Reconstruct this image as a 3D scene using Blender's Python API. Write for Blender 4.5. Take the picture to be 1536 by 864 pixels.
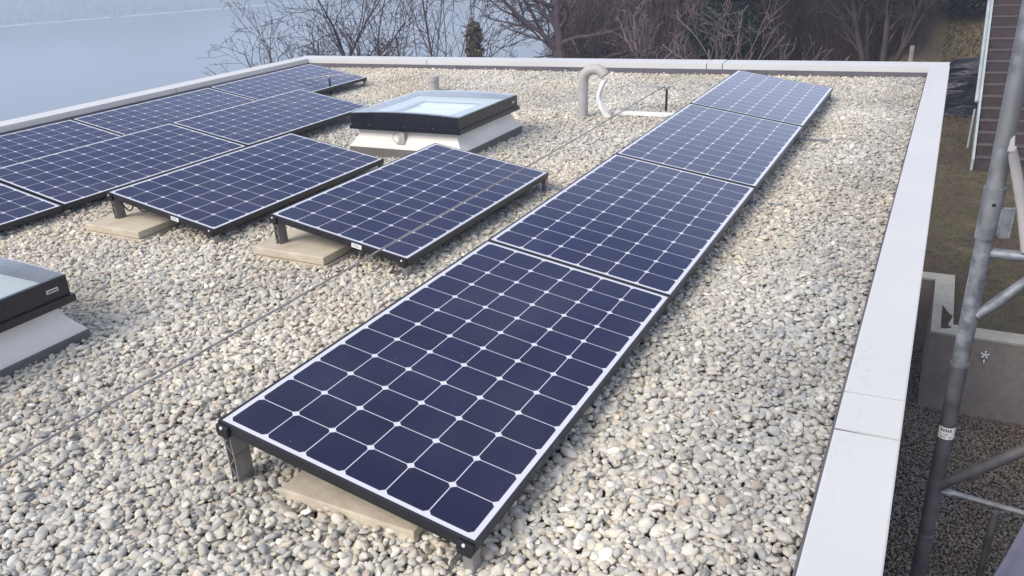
import bpy, math, random
import numpy as np
from mathutils import Vector, Matrix

rad = math.radians
rng = np.random.default_rng(7)
random.seed(7)
scene = bpy.context.scene
for o in list(bpy.data.objects):
    bpy.data.objects.remove(o)
COL = scene.collection

# ------------------------------------------------------------------ camera
CAM = Vector((0.77626, -1.27265, 1.37706))
RT = Vector((0.87058696, 0.48850477, -0.05866383))
UP = Vector((-0.15085907, 0.37851977, 0.91321647))
FW = Vector((-0.46831602, 0.78618438, -0.40322975))
cd = bpy.data.cameras.new('camera')
cam = bpy.data.objects.new('camera', cd)
COL.objects.link(cam)
cam.matrix_world = Matrix(((RT.x, UP.x, -FW.x, CAM.x), (RT.y, UP.y, -FW.y, CAM.y), (RT.z, UP.z, -FW.z, CAM.z), (0, 0, 0, 1)))
cd.sensor_width = 36
cd.lens = 1218.24 / 1536 * 36
cd.shift_x = (768 - 698.28) / 1536
cd.shift_y = (454.93 - 432) / 1536
cd.clip_start = 0.05
cd.clip_end = 4000
scene.camera = cam

# ------------------------------------------------------------------ sky, sun, exposure
SUN_EL, SUN_AZ = rad(42), rad(205)          # azimuth clockwise from +y (behind and left of the camera)
w = bpy.data.worlds.new('World')
scene.world = w
w.use_nodes = True
wn = w.node_tree
for n in list(wn.nodes):
    wn.nodes.remove(n)
sky = wn.nodes.new('ShaderNodeTexSky')
sky.sky_type = 'NISHITA'
sky.sun_disc = False
sky.sun_elevation = SUN_EL
sky.sun_rotation = SUN_AZ
sky.altitude = 300
sky.air_density = 1.0
sky.dust_density = 3.0
sky.ozone_density = 1.5
hsv = wn.nodes.new('ShaderNodeHueSaturation')
hsv.inputs['Saturation'].default_value = 0.85
mix = wn.nodes.new('ShaderNodeMix')
mix.data_type = 'RGBA'
mix.inputs['Factor'].default_value = 0.85
# overcast veil: bluish and misty low down, darker blue higher up, pale cloud overhead
tc = wn.nodes.new('ShaderNodeTexCoord')
sxyz = wn.nodes.new('ShaderNodeSeparateXYZ')
vr = wn.nodes.new('ShaderNodeValToRGB')
ve = vr.color_ramp.elements
while len(ve) < 4:
    ve.new(0.5)
for e_, (p_, c_) in zip(ve, ((0.03, (0.80, 0.91, 1.12, 1)), (0.22, (0.74, 0.84, 1.14, 1)), (0.43, (0.24, 0.30, 0.56, 1)), (0.95, (0.50, 0.535, 0.56, 1)))):
    e_.position = p_
    e_.color = c_
vm = wn.nodes.new('ShaderNodeVectorMath')
vm.operation = 'SCALE'
vm.inputs['Scale'].default_value = 5.0
wn.links.new(tc.outputs['Generated'], sxyz.inputs[0])
wn.links.new(sxyz.outputs[2], vr.inputs[0])
wn.links.new(vr.outputs[0], vm.inputs[0])
wn.links.new(vm.outputs[0], mix.inputs[7])
bg = wn.nodes.new('ShaderNodeBackground')
bg.inputs['Strength'].default_value = 0.12
wo = wn.nodes.new('ShaderNodeOutputWorld')
wn.links.new(sky.outputs[0], hsv.inputs['Color'])
wn.links.new(hsv.outputs[0], mix.inputs[6])
wn.links.new(mix.outputs[2], bg.inputs['Color'])
wn.links.new(bg.outputs[0], wo.inputs['Surface'])

sl = bpy.data.lights.new('sun', 'SUN')
sl.energy = 1.5
sl.angle = rad(34)
sl.color = (1.0, 0.92, 0.80)
sun = bpy.data.objects.new('sun', sl)
COL.objects.link(sun)
sd = Vector((math.sin(SUN_AZ) * math.cos(SUN_EL), math.cos(SUN_AZ) * math.cos(SUN_EL), math.sin(SUN_EL)))
sun.rotation_euler = sd.to_track_quat('Z', 'Y').to_euler()

scene.view_settings.view_transform = 'Standard'
scene.view_settings.look = 'None'
scene.view_settings.gamma = 1
scene.view_settings.exposure = 1.32
scene.render.engine = 'CYCLES'
scene.cycles.use_denoising = True
scene.cycles.max_bounces = 6
scene.cycles.volume_bounces = 1
scene.cycles.transparent_max_bounces = 12


# ------------------------------------------------------------------ node helpers
class NT:
    def __init__(s, name):
        s.m = bpy.data.materials.new(name)
        s.m.use_nodes = True
        s.t = s.m.node_tree
        for n in list(s.t.nodes):
            s.t.nodes.remove(n)
        s.out = s.t.nodes.new('ShaderNodeOutputMaterial')
        s.b = s.t.nodes.new('ShaderNodeBsdfPrincipled')
        s.t.links.new(s.b.outputs[0], s.out.inputs['Surface'])

    def n(s, kind, **kw):
        x = s.t.nodes.new(kind)
        for k, v in kw.items():
            setattr(x, k, v)
        return x

    def l(s, a, b):
        s.t.links.new(a, b)

    def setv(s, sock, v):
        if hasattr(v, 'links'):
            s.l(v, sock)
        else:
            sock.default_value = v

    def math(s, op, a, b=0.0, c=None):
        x = s.n('ShaderNodeMath', operation=op)
        s.setv(x.inputs[0], a)
        s.setv(x.inputs[1], b)
        if c is not None:
            s.setv(x.inputs[2], c)
        return x.outputs[0]

    def mix(s, f, a, b, blend='MIX'):
        x = s.n('ShaderNodeMix', data_type='RGBA', blend_type=blend)
        s.setv(x.inputs[0], f)
        s.setv(x.inputs[6], a)
        s.setv(x.inputs[7], b)
        return x.outputs[2]

    def pos(s):
        return s.n('ShaderNodeNewGeometry').outputs['Position']

    def obj(s):
        return s.n('ShaderNodeTexCoord').outputs['Object']

    def noise(s, vec, scale, detail=4, rough=0.55):
        x = s.n('ShaderNodeTexNoise')
        s.l(vec, x.inputs['Vector'])
        x.inputs['Scale'].default_value = scale
        x.inputs['Detail'].default_value = detail
        x.inputs['Roughness'].default_value = rough
        return x.outputs[0]

    def ramp(s, f, *stops):
        x = s.n('ShaderNodeValToRGB')
        s.l(f, x.inputs[0])
        e = x.color_ramp.elements
        while len(e) < len(stops):
            e.new(0.5)
        for el, (p, c) in zip(e, stops):
            el.position = p
            el.color = c if len(c) == 4 else (*c, 1)
        return x.outputs[0]

    def bump(s, h, strength, dist):
        x = s.n('ShaderNodeBump')
        x.inputs['Strength'].default_value = strength
        x.inputs['Distance'].default_value = dist
        s.l(h, x.inputs['Height'])
        s.l(x.outputs[0], s.b.inputs['Normal'])

    def base(s, c):
        s.setv(s.b.inputs['Base Color'], c if hasattr(c, 'links') else (*c, 1))

    def rough(s, r):
        s.setv(s.b.inputs['Roughness'], r)


def rgba(c):
    return (*c, 1)


def simple(name, col, rough=0.6, metal=0.0, var=0.25, scale=12, bump=0.0, bdist=0.002, world=False):
    m = NT(name)
    p = m.pos() if world else m.obj()
    f = m.noise(p, scale, 5)
    lo = tuple(c * (1 - var) for c in col)
    hi = tuple(min(1, c * (1 + var)) for c in col)
    m.base(m.ramp(f, (0.3, lo), (0.7, hi)))
    m.rough(m.math('MULTIPLY_ADD', f, 0.2, rough - 0.1))
    m.b.inputs['Metallic'].default_value = metal
    if bump:
        m.bump(m.noise(p, scale * 6, 4), bump, bdist)
    return m.m


M = {}
M['frame'] = simple('black_anodised', (0.016, 0.016, 0.022), 0.32, 0.0, 0.2, 8)
M['plastic'] = simple('black_plastic', (0.012, 0.012, 0.018), 0.45, 0, 0.2, 20)
M['alu'] = simple('mill_aluminium', (0.42, 0.42, 0.43), 0.42, 0.85, 0.12, 30)
M['leg'] = simple('leg_aluminium', (0.30, 0.285, 0.27), 0.5, 0.3, 0.15, 30)
M['white'] = simple('white_sticker', (0.75, 0.75, 0.74), 0.5, 0, 0.04, 40)
M['ink'] = simple('sticker_ink', (0.12, 0.12, 0.13), 0.6, 0, 0.1, 40)
M['slab'] = simple('beige_concrete', (0.50, 0.435, 0.335), 0.9, 0, 0.17, 14, 0.6, 0.002)
M['wire'] = simple('conductor_wire', (0.34, 0.31, 0.29), 0.55, 0.4, 0.2, 14)
M['pipe'] = simple('grey_pipe', (0.40, 0.382, 0.37), 0.55, 0, 0.08, 12)
M['wrap'] = simple('white_wrap', (0.80, 0.79, 0.77), 0.6, 0, 0.07, 60, 0.5, 0.003)
M['membrane'] = simple('bitumen_upstand', (0.115, 0.105, 0.125), 0.85, 0, 0.2, 6, 0.3, 0.002)
M['bed'] = simple('gravel_bed', (0.27, 0.25, 0.215), 0.95, 0, 0.4, 40)
M['render'] = simple('dark_facade', (0.10, 0.095, 0.11), 0.8, 0, 0.2, 3)
M['frame_sky'] = simple('skylight_frame_paint', (0.010, 0.011, 0.020), 0.28, 0, 0.2, 6)
M['kerb_white'] = simple('skylight_kerb_white', (0.70, 0.665, 0.595), 0.6, 0, 0.08, 5, 0.1, 0.002)
M['kerb_grey'] = simple('skylight_kerb_grey', (0.130, 0.124, 0.112), 0.8, 0, 0.15, 14)
M['lining'] = simple('skylight_lining', (0.56, 0.57, 0.55), 0.6, 0, 0.03, 4)
M['blind'] = simple('skylight_blind', (0.88, 0.89, 0.89), 0.7, 0, 0.03, 4)
M['galv'] = NT('galvanised_tube')
_m = M['galv']
_f = _m.noise(_m.obj(), 22, 6, 0.65)
_g = _m.noise(_m.obj(), 3.5, 4)
_m.base(_m.mix(_m.ramp(_g, (0.45, (0, 0, 0)), (0.7, (1, 1, 1))), _m.ramp(_f, (0.35, (0.13, 0.138, 0.15)), (0.68, (0.34, 0.355, 0.38))), rgba((0.22, 0.22, 0.225))))
_m.rough(_m.math('MULTIPLY_ADD', _f, 0.3, 0.38))
_m.b.inputs['Metallic'].default_value = 0.55
M['galv'] = _m.m
M['galv_dark'] = simple('weathered_shaded_tube', (0.12, 0.115, 0.125), 0.6, 0.4, 0.3, 14)  # dark tube metal; also carries the shade of the lower standard in its colour
M['brass'] = simple('tap_metal', (0.55, 0.52, 0.5), 0.35, 0.9, 0.1, 20)
M['stair_dark'] = simple('dark_stained_timber', (0.045, 0.030, 0.032), 0.8, 0, 0.35, 7)
M['stair_edge'] = simple('lighter_stair_edge', (0.085, 0.064, 0.066), 0.8, 0, 0.3, 9)  # treads a lighter brown than the risers
M['stringer'] = simple('stringer_metal', (0.36, 0.40, 0.42), 0.5, 0.2, 0.15, 4)
M['timber'] = simple('grey_timber', (0.22, 0.19, 0.18), 0.9, 0, 0.2, 10)
M['cloth'] = simple('lavender_cloth', (0.20, 0.20, 0.29), 0.85, 0, 0.10, 16, 0.25, 0.004)
M['leaf_brown'] = simple('dry_leaf', (0.17, 0.07, 0.04), 0.8, 0, 0.3, 60)


def foil():
    m = NT('black_foil')
    n = m.noise(m.obj(), 7, 6, 0.6)
    m.base((0.012, 0.011, 0.022))
    m.rough(0.33)
    m.bump(n, 0.9, 0.05)
    return m.m


M['foil'] = foil()


def coping_mat():
    m = NT('light_coping_metal')
    p = m.pos()
    f = m.noise(p, 1.3, 4)
    base = m.ramp(f, (0.3, (0.535, 0.535, 0.525)), (0.7, (0.58, 0.58, 0.572)))
    sx = m.n('ShaderNodeSeparateXYZ')
    m.l(p, sx.inputs[0])
    # dried splashes along the gravel-side edge of the right-hand coping
    edge = m.ramp(m.math('ABSOLUTE', m.math('SUBTRACT', sx.outputs[0], 0.700)), (0.0, (1, 1, 1)), (0.055, (0, 0, 0)))
    mp = m.n('ShaderNodeMapping')
    mp.inputs['Scale'].default_value = (55, 22, 10)
    m.l(p, mp.inputs[0])
    sp = m.ramp(m.noise(mp.outputs[0], 1.0, 5, 0.7), (0.54, (0, 0, 0)), (0.64, (1, 1, 1)))
    area = m.ramp(m.noise(p, 0.9, 2), (0.42, (0.1, 0.1, 0.1)), (0.6, (1, 1, 1)))
    k = m.math('MULTIPLY', m.math('MULTIPLY', edge, sp), m.math('MULTIPLY', area, 0.42))
    fine = m.ramp(m.noise(p, 9, 6, 0.7), (0.60, (0, 0, 0)), (0.85, (0.04, 0.04, 0.04)))
    k2 = m.math('MAXIMUM', k, fine)
    m.base(m.mix(k2, base, rgba((0.33, 0.32, 0.31))))
    m.rough(m.math('MULTIPLY_ADD', f, 0.25, 0.38))
    m.b.inputs['Metallic'].default_value = 0.0
    return m.m


M['coping'] = coping_mat()


def cell_mat():
    m = NT('solar_cells')
    uv = m.n('ShaderNodeUVMap').outputs[0]
    sx = m.n('ShaderNodeSeparateXYZ')
    m.l(uv, sx.inputs[0])
    P = 0.1264
    W, L = 0.8012, 1.559

    def axis(o, tot, n):
        a = m.math('DIVIDE', m.math('SUBTRACT', o, (tot - n * P) / 2), P)
        inside = m.math('MULTIPLY', m.math('GREATER_THAN', a, 0.0), m.math('LESS_THAN', a, float(n)))
        d = m.math('ABSOLUTE', m.math('SUBTRACT', m.math('FRACT', a), 0.5))
        return d, inside, m.math('FLOOR', a)
    du, iu, fu = axis(sx.outputs[0], W, 6)
    dv, iv, fv = axis(sx.outputs[1], L, 12)
    mx = m.math('MAXIMUM', du, dv)
    e1 = m.math('LESS_THAN', mx, 0.4893)
    e2 = m.math('LESS_THAN', m.math('ADD', du, dv), 0.895)
    cell = m.math('MULTIPLY', m.math('MULTIPLY', e1, e2), m.math('MULTIPLY', iu, iv))
    # each cell has its own faint shade
    cb = m.n('ShaderNodeCombineXYZ')
    m.l(fu, cb.inputs[0])
    m.l(fv, cb.inputs[1])
    oi = m.n('ShaderNodeObjectInfo')
    m.l(m.math('MULTIPLY', oi.outputs['Random'], 50.0), cb.inputs[2])
    wn_ = m.n('ShaderNodeTexWhiteNoise')
    wn_.noise_dimensions = '3D'
    m.l(cb.outputs[0], wn_.inputs['Vector'])
    c = m.mix(wn_.outputs['Value'], rgba((0.0020, 0.0016, 0.027)), rgba((0.0034, 0.0028, 0.037)))
    p = m.pos()
    dust = m.ramp(m.noise(p, 2.3, 6, 0.65), (0.40, (0.0, 0.0, 0.0)), (0.75, (0.05, 0.05, 0.05)))
    vor = m.n('ShaderNodeTexVoronoi')
    vor.inputs['Scale'].default_value = 26
    m.l(p, vor.inputs['Vector'])
    sc = m.n('ShaderNodeSeparateColor')
    m.l(vor.outputs['Color'], sc.inputs[0])
    spot = m.math('MULTIPLY', m.math('LESS_THAN', vor.outputs['Distance'], 0.10), m.math('GREATER_THAN', sc.outputs[0], 0.86))
    k = m.math('MAXIMUM', dust, m.math('MULTIPLY', spot, 0.12))
    cc = m.mix(k, c, rgba((0.42, 0.40, 0.38)))
    m.base(m.mix(cell, rgba((0.64, 0.64, 0.67)), cc))
    m.rough(m.math('MULTIPLY_ADD', m.noise(p, 5, 5), 0.06, 0.03))
    m.b.inputs['IOR'].default_value = 1.52
    return m.m


M['cells'] = cell_mat()


def glass_mat():
    m = NT('skylight_glass')
    g = m.n('ShaderNodeBsdfGlossy')
    g.inputs['Roughness'].default_value = 0.06
    g.inputs['Color'].default_value = (0.95, 0.97, 1, 1)
    t = m.n('ShaderNodeBsdfTransparent')
    t.inputs['Color'].default_value = (0.93, 0.96, 0.96, 1)
    d = m.n('ShaderNodeBsdfDiffuse')
    d.inputs['Color'].default_value = (0.74, 0.75, 0.73, 1)
    fr = m.n('ShaderNodeFresnel')
    fr.inputs['IOR'].default_value = 1.36
    m1 = m.n('ShaderNodeMixShader')
    dust = m.ramp(m.noise(m.obj(), 5, 5), (0.3, (0.08, 0.08, 0.08)), (0.8, (0.16, 0.16, 0.16)))
    m.l(dust, m1.inputs[0])
    m.l(t.outputs[0], m1.inputs[1])
    m.l(d.outputs[0], m1.inputs[2])
    m2 = m.n('ShaderNodeMixShader')
    gm_ = m.n('ShaderNodeNewGeometry')
    m.l(m.math('MULTIPLY', fr.outputs[0], m.math('SUBTRACT', 1.0, gm_.outputs['Backfacing'])), m2.inputs[0])
    m.l(m1.outputs[0], m2.inputs[1])
    m.l(g.outputs[0], m2.inputs[2])
    m.l(m2.outputs[0], m.out.inputs['Surface'])
    m.t.nodes.remove(m.b)
    return m.m


M['glass'] = glass_mat()


def pebble_mat():
    m = NT('river_pebbles')
    a = m.n('ShaderNodeAttribute', attribute_type='INSTANCER', attribute_name='tint')
    p = m.pos()
    f = m.noise(p, 60, 5, 0.65)
    c = m.mix(1.0, a.outputs['Color'], m.ramp(f, (0.25, (0.80, 0.80, 0.80)), (0.75, (1.14, 1.14, 1.14))), 'MULTIPLY')
    vein = m.ramp(m.noise(p, 190, 2), (0.62, (0, 0, 0)), (0.75, (0.22, 0.22, 0.22)))
    m.base(m.mix(vein, c, rgba((0.5, 0.48, 0.44))))
    m.rough(0.72)
    m.bump(m.noise(p, 420, 3), 0.18, 0.002)
    return m.m


M['pebble'] = pebble_mat()


def bark(name, col, var=0.3):
    return simple(name, col, 0.9, 0, var, 5)


M['bark_dark'] = bark('dark_bark', (0.080, 0.056, 0.066))
M['bark_pale'] = bark('pale_bark', (0.155, 0.115, 0.115))
M['twig_red'] = bark('reddish_twig', (0.25, 0.175, 0.185))
M['twig_brown'] = bark('brown_twig', (0.125, 0.080, 0.076))
M['twig_dark'] = bark('dark_brown_twig', (0.052, 0.036, 0.037))
M['leaf_dead'] = simple('withered_leaves', (0.11, 0.075, 0.06), 0.85, 0, 0.35, 6)
M['leaf_olive'] = simple('olive_leaves', (0.13, 0.115, 0.075), 0.85, 0, 0.45, 5)
M['needle'] = simple('dark_needles', (0.018, 0.028, 0.025), 0.85, 0, 0.5, 4)
M['evergreen'] = simple('dark_evergreen_leaves', (0.018, 0.024, 0.022), 0.7, 0, 0.5, 4)


def lawn_mat():
    m = NT('winter_lawn')
    p = m.pos()
    a = m.noise(p, 0.9, 8, 0.72)
    b = m.noise(p, 9, 6, 0.75)
    c = m.ramp(a, (0.33, (0.040, 0.026, 0.023)), (0.46, (0.085, 0.056, 0.038)), (0.56, (0.078, 0.066, 0.030)), (0.68, (0.155, 0.110, 0.066)))
    sy = m.n('ShaderNodeSeparateXYZ')
    m.l(p, sy.inputs[0])
    c = m.mix(m.ramp(m.math('DIVIDE', sy.outputs[1], 40.0), (0.535, (0, 0, 0)), (0.60, (0.85, 0.85, 0.85))), c, rgba((0.27, 0.20, 0.11)))
    m.base(m.mix(1.0, c, m.ramp(b, (0.3, (0.55, 0.55, 0.55)), (0.75, (1.35, 1.35, 1.35))), 'MULTIPLY'))
    m.rough(0.95)
    m.bump(b, 0.8, 0.05)
    return m.m


M['lawn'] = lawn_mat()


def soil_mat():
    m = NT('wooded_ground')
    p = m.pos()
    a = m.noise(p, 0.3, 6, 0.65)
    m.base(m.ramp(a, (0.3, (0.030, 0.022, 0.022)), (0.7, (0.075, 0.055, 0.045))))
    m.rough(0.95)
    return m.m


M['soil'] = soil_mat()


def concrete_mat(name, col):
    m = NT(name)
    p = m.pos()
    a = m.noise(p, 1.6, 6, 0.6)
    b = m.noise(p, 16, 5, 0.6)
    c = m.ramp(a, (0.3, tuple(x * 0.78 for x in col)), (0.7, tuple(x * 1.18 for x in col)))
    m.base(m.mix(1.0, c, m.ramp(b, (0.3, (0.86, 0.86, 0.86)), (0.7, (1.1, 1.1, 1.1))), 'MULTIPLY'))
    m.rough(0.9)
    m.bump(b, 0.3, 0.004)
    return m.m


M['conc_dark'] = concrete_mat('weathered_concrete', (0.235, 0.20, 0.175))
M['conc_light'] = concrete_mat('pale_concrete_cap', (0.36, 0.33, 0.27))


def water_mat():
    m = NT('lake_water')
    p = m.pos()
    m.base((0.045, 0.065, 0.085))
    m.rough(0.16)
    m.b.inputs['IOR'].default_value = 1.333
    mp = m.n('ShaderNodeMapping')
    mp.inputs['Scale'].default_value = (0.3, 0.3, 0.3)
    m.l(p, mp.inputs[0])
    m.bump(m.noise(mp.outputs[0], 1.0, 3), 0.08, 0.3)
    return m.m


M['water'] = water_mat()


def hill_mat():
    m = NT('far_forest')
    p = m.pos()
    a = m.noise(p, 0.02, 6, 0.7)
    b = m.noise(p, 0.16, 5, 0.7)
    c = m.ramp(a, (0.35, (0.045, 0.040, 0.045)), (0.62, (0.10, 0.085, 0.085)))
    m.base(m.mix(1.0, c, m.ramp(b, (0.3, (0.5, 0.5, 0.5)), (0.7, (1.5, 1.5, 1.5))), 'MULTIPLY'))
    m.rough(1.0)
    return m.m


M['hill'] = hill_mat()
M['shore'] = simple('pale_shore', (0.62, 0.6, 0.58), 0.9, 0, 0.2, 0.2)


# ------------------------------------------------------------------ mesh helpers
class MB:
    def __init__(s):
        s.v = []
        s.f = []
        s.mi = []
        s.cur = 0

    def add(s, vs, fs):
        k = len(s.v)
        s.v += [tuple(x) for x in vs]
        s.f += [tuple(i + k for i in f) for f in fs]
        s.mi += [s.cur] * len(fs)
        return s

    def box(s, x0, x1, y0, y1, z0, z1):
        return s.hexa([(x0, y0, z0), (x1, y0, z0), (x1, y1, z0), (x0, y1, z0)], [(x0, y0, z1), (x1, y0, z1), (x1, y1, z1), (x0, y1, z1)])

    def hexa(s, bot, top):
        return s.add(list(bot) + list(top), [(3, 2, 1, 0), (4, 5, 6, 7), (0, 1, 5, 4), (1, 2, 6, 5), (2, 3, 7, 6), (3, 0, 4, 7)])

    def prism(s, pts, axis, a, b):
        # closed outline pts (2D) extruded along an axis ('x': pts are (y,z))
        n = len(pts)

        def mk(p, t):
            return (t, p[0], p[1]) if axis == 'x' else ((p[0], t, p[1]) if axis == 'y' else (p[0], p[1], t))
        vs = [mk(p, a) for p in pts] + [mk(p, b) for p in pts]
        fs = [tuple(range(n))[::-1], tuple(range(n, 2 * n))] + [(i, (i + 1) % n, n + (i + 1) % n, n + i) for i in range(n)]
        return s.add(vs, fs)

    def tube(s, pts, r, k=10, cap=True):
        pts = [Vector(p) for p in pts]
        rs = r if isinstance(r, (list, tuple)) else [r] * len(pts)
        vs = []
        fs = []
        u = None
        for i, p in enumerate(pts):
            d = (pts[min(i + 1, len(pts) - 1)] - pts[max(i - 1, 0)]).normalized()
            if u is None:
                u = d.orthogonal().normalized()
            u = (u - d * u.dot(d)).normalized()
            v = d.cross(u)
            for j in range(k):
                a = 2 * math.pi * j / k
                vs.append(p + (u * math.cos(a) + v * math.sin(a)) * rs[i])
        for i in range(len(pts) - 1):
            for j in range(k):
                fs.append((i * k + j, i * k + (j + 1) % k, (i + 1) * k + (j + 1) % k, (i + 1) * k + j))
        if cap:
            fs.append(tuple(range(k))[::-1])
            fs.append(tuple((len(pts) - 1) * k + j for j in range(k)))
        return s.add(vs, fs)

    def build(s, name, mat, parent=None, loc=None, smooth=False, bevel=0.0, seg=2):
        me = bpy.data.meshes.new(name)
        me.from_pydata(s.v, [], s.f)
        mats = mat if isinstance(mat, (list, tuple)) else [mat]
        for x in mats:
            me.materials.append(x)
        if len(mats) > 1:
            me.polygons.foreach_set('material_index', s.mi)
        if smooth:
            me.polygons.foreach_set('use_smooth', [True] * len(me.polygons))
        me.update()
        o = bpy.data.objects.new(name, me)
        COL.objects.link(o)
        if parent:
            o.parent = parent
        if loc:
            o.location = loc
        if bevel:
            b = o.modifiers.new('bevel', 'BEVEL')
            b.width = bevel
            b.segments = seg
            b.limit_method = 'ANGLE'
            b.angle_limit = rad(40)
        if smooth:
            try:
                me.set_sharp_from_angle(angle=rad(50))
            except Exception:
                pass
        return o


def npmesh(name, verts, faces, mats, parent=None, mi=None, smooth=False):
    """faces: (n,k) int array"""
    me = bpy.data.meshes.new(name)
    verts = np.asarray(verts, np.float32)
    faces = np.asarray(faces, np.int32)
    n, k = faces.shape
    me.vertices.add(len(verts))
    me.vertices.foreach_set('co', verts.ravel())
    me.loops.add(n * k)
    me.loops.foreach_set('vertex_index', faces.ravel())
    me.polygons.add(n)
    me.polygons.foreach_set('loop_start', np.arange(0, n * k, k, dtype=np.int32))
    me.update(calc_edges=True)
    for x in (mats if isinstance(mats, (list, tuple)) else [mats]):
        me.materials.append(x)
    if mi is not None:
        me.polygons.foreach_set('material_index', np.asarray(mi, np.int32))
    if smooth:
        me.polygons.foreach_set('use_smooth', np.ones(n, bool))
    me.validate()
    o = bpy.data.objects.new(name, me)
    COL.objects.link(o)
    if parent:
        o.parent = parent
    return o


def tag(o, label=None, cat=None, group=None, kind=None):
    if label:
        o['label'] = label
    if cat:
        o['category'] = cat
    if group:
        o['group'] = group
    if kind:
        o['kind'] = kind
    return o


def empty(name, loc, label, cat, group=None, rz=0.0):
    o = bpy.data.objects.new(name, None)
    o.empty_display_size = 0.1
    o.location = loc
    o.rotation_euler = (0, 0, rz)
    COL.objects.link(o)
    return tag(o, label, cat, group)


def copy_tree(o, parent=None):
    c = o.copy()
    COL.objects.link(c)
    if parent:
        c.parent = parent
    for ch in list(o.children):
        copy_tree(ch, c)
    return c


# ------------------------------------------------------------------ terrain, lake, far shore
LAKE = -30.0
LAWN = -3.0
PIT = -3.95


def sstep(a, b, x):
    t = np.clip((x - a) / (b - a), 0, 1)
    return t * t * (3 - 2 * t)


def terrain_h(x, y):
    dx, dy = x - CAM.x, y - CAM.y
    r = np.hypot(dx, dy)
    az = np.degrees(np.arctan2(dx, dy))
    fall = -3.6 - 0.33 * np.maximum(0, r - 11)
    rise = LAWN + 0.17 * np.maximum(0, r - 26) + 0.05 * np.sin(x * 1.3) * np.cos(y * 0.9)
    bank = LAWN + 0.42 * np.clip(r - 23.6, 0, 4.5) + 0.12 * np.maximum(0, r - 28) + 0.07 * np.sin(x * 2.3 + y) * np.cos(y * 1.7)
    rise = np.minimum(rise, 4.0 + 0 * r)
    kb = sstep(-5, -2.5, az)
    rise = rise * (1 - kb) + bank * kb
    k = sstep(-31, -17, az) * (1 - sstep(150, 178, np.abs(az)))
    h = fall * (1 - k) + rise * k
    return np.maximum(h, -34)


def grid_mesh(name, xs, ys, hf, mat):
    X, Y = np.meshgrid(xs, ys)
    Z = hf(X, Y)
    v = np.stack([X, Y, Z], -1).reshape(-1, 3)
    nx, ny = len(xs), len(ys)
    i = (np.arange(ny - 1)[:, None] * nx + np.arange(nx - 1)[None]).ravel()
    f = np.stack([i, i + 1, i + 1 + nx, i + nx], -1)
    return npmesh(name, v, f, mat, smooth=True)


def pit_h(x, y):
    h = terrain_h(x, y)
    pit = (x > -9) & (x < 9) & (y > -9) & ((y < 8.62) | ((x < 1.19) & (y < 10.24)))
    return np.where(pit, PIT - 0.06, h)


xs = np.unique(np.concatenate([-np.geomspace(10, 700, 40), np.linspace(-9.5, 9.5, 58), np.geomspace(10, 160, 25), [1.185, 1.205, 1.0]]))
ys = np.unique(np.concatenate([-np.geomspace(10, 90, 15), np.linspace(-9.5, 12, 66), np.linspace(12.3, 45, 90), np.geomspace(46, 860, 40), [8.61, 8.64, 10.23, 10.26]]))
ter = grid_mesh('ground', xs, ys, pit_h, M['lawn'])
ter.data.materials.append(M['soil'])
cen = np.empty(len(ter.data.polygons) * 3, np.float32)
ter.data.polygons.foreach_get('center', cen)
cen = cen.reshape(-1, 3)
ter.data.polygons.foreach_set('material_index', ((cen[:, 0] < -3.0) | (cen[:, 1] > 75)).astype(np.int32))
tag(ter, kind='structure')

mb = MB()
mb.add([(-880, -95, LAKE), (190, -95, LAKE), (190, 860, LAKE), (-880, 860, LAKE)], [(0, 1, 2, 3)])
tag(mb.build('lake', M['water']), kind='structure')

# far shore: line through two points seen in the photograph, the hill rises behind it
S0 = np.array([-544.99, 338.98])
S1 = np.array([-422.67, 482.9])
sdv = (S1 - S0) / np.linalg.norm(S1 - S0)
snv = np.array([-sdv[1], sdv[0]])            # away from the camera


def far_xy(a, b):
    return S0[0] + sdv[0] * a + snv[0] * b, S0[1] + sdv[1] * a + snv[1] * b


A = np.linspace(-260, 430, 240)
B = np.concatenate([np.linspace(-3, 100, 60), np.linspace(105, 190, 14)])
AA, BB = np.meshgrid(A, B)
HH = LAKE - 0.6 + 0.30 * np.maximum(0, BB - 2) - 0.0008 * np.maximum(0, BB - 2) ** 2 + 2.5 * np.sin(AA * 0.021) * sstep(5, 60, BB) + 3.0 * np.sin(AA * 0.05 + BB * 0.03) * sstep(5, 60, BB)
HH += (rng.random(HH.shape) - 0.3) * 3.6 * sstep(5, 12, BB)
FX, FY = far_xy(AA, BB)
ii = (np.arange(len(B) - 1)[:, None] * len(A) + np.arange(len(A) - 1)[None]).ravel()
hill = npmesh('hills', np.stack([FX, FY, HH], -1).reshape(-1, 3), np.stack([ii, ii + 1, ii + 1 + len(A), ii + len(A)], -1), M['hill'])
tag(hill, kind='structure')
mb = MB()
for i in range(60):
    a0, a1 = -255 + i * 11.4, -255 + i * 11.4 + 11.4 * (0.35 if random.random() < 0.05 else 0.999)
    x0, y0 = far_xy(a0, -3.2)
    x1, y1 = far_xy(a1, -3.2)
    x2, y2 = far_xy(a1, 1.0)
    x3, y3 = far_xy(a0, 1.0)
    t = 0.05 + 0.55 * random.random()
    mb.hexa([(x0, y0, LAKE - 0.5), (x1, y1, LAKE - 0.5), (x2, y2, LAKE - 0.5), (x3, y3, LAKE - 0.5)], [(x0, y0, LAKE + t), (x1, y1, LAKE + t), (x2, y2, LAKE + t), (x3, y3, LAKE + t)])
tag(mb.build('shoreline', M['shore']), kind='structure')

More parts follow.
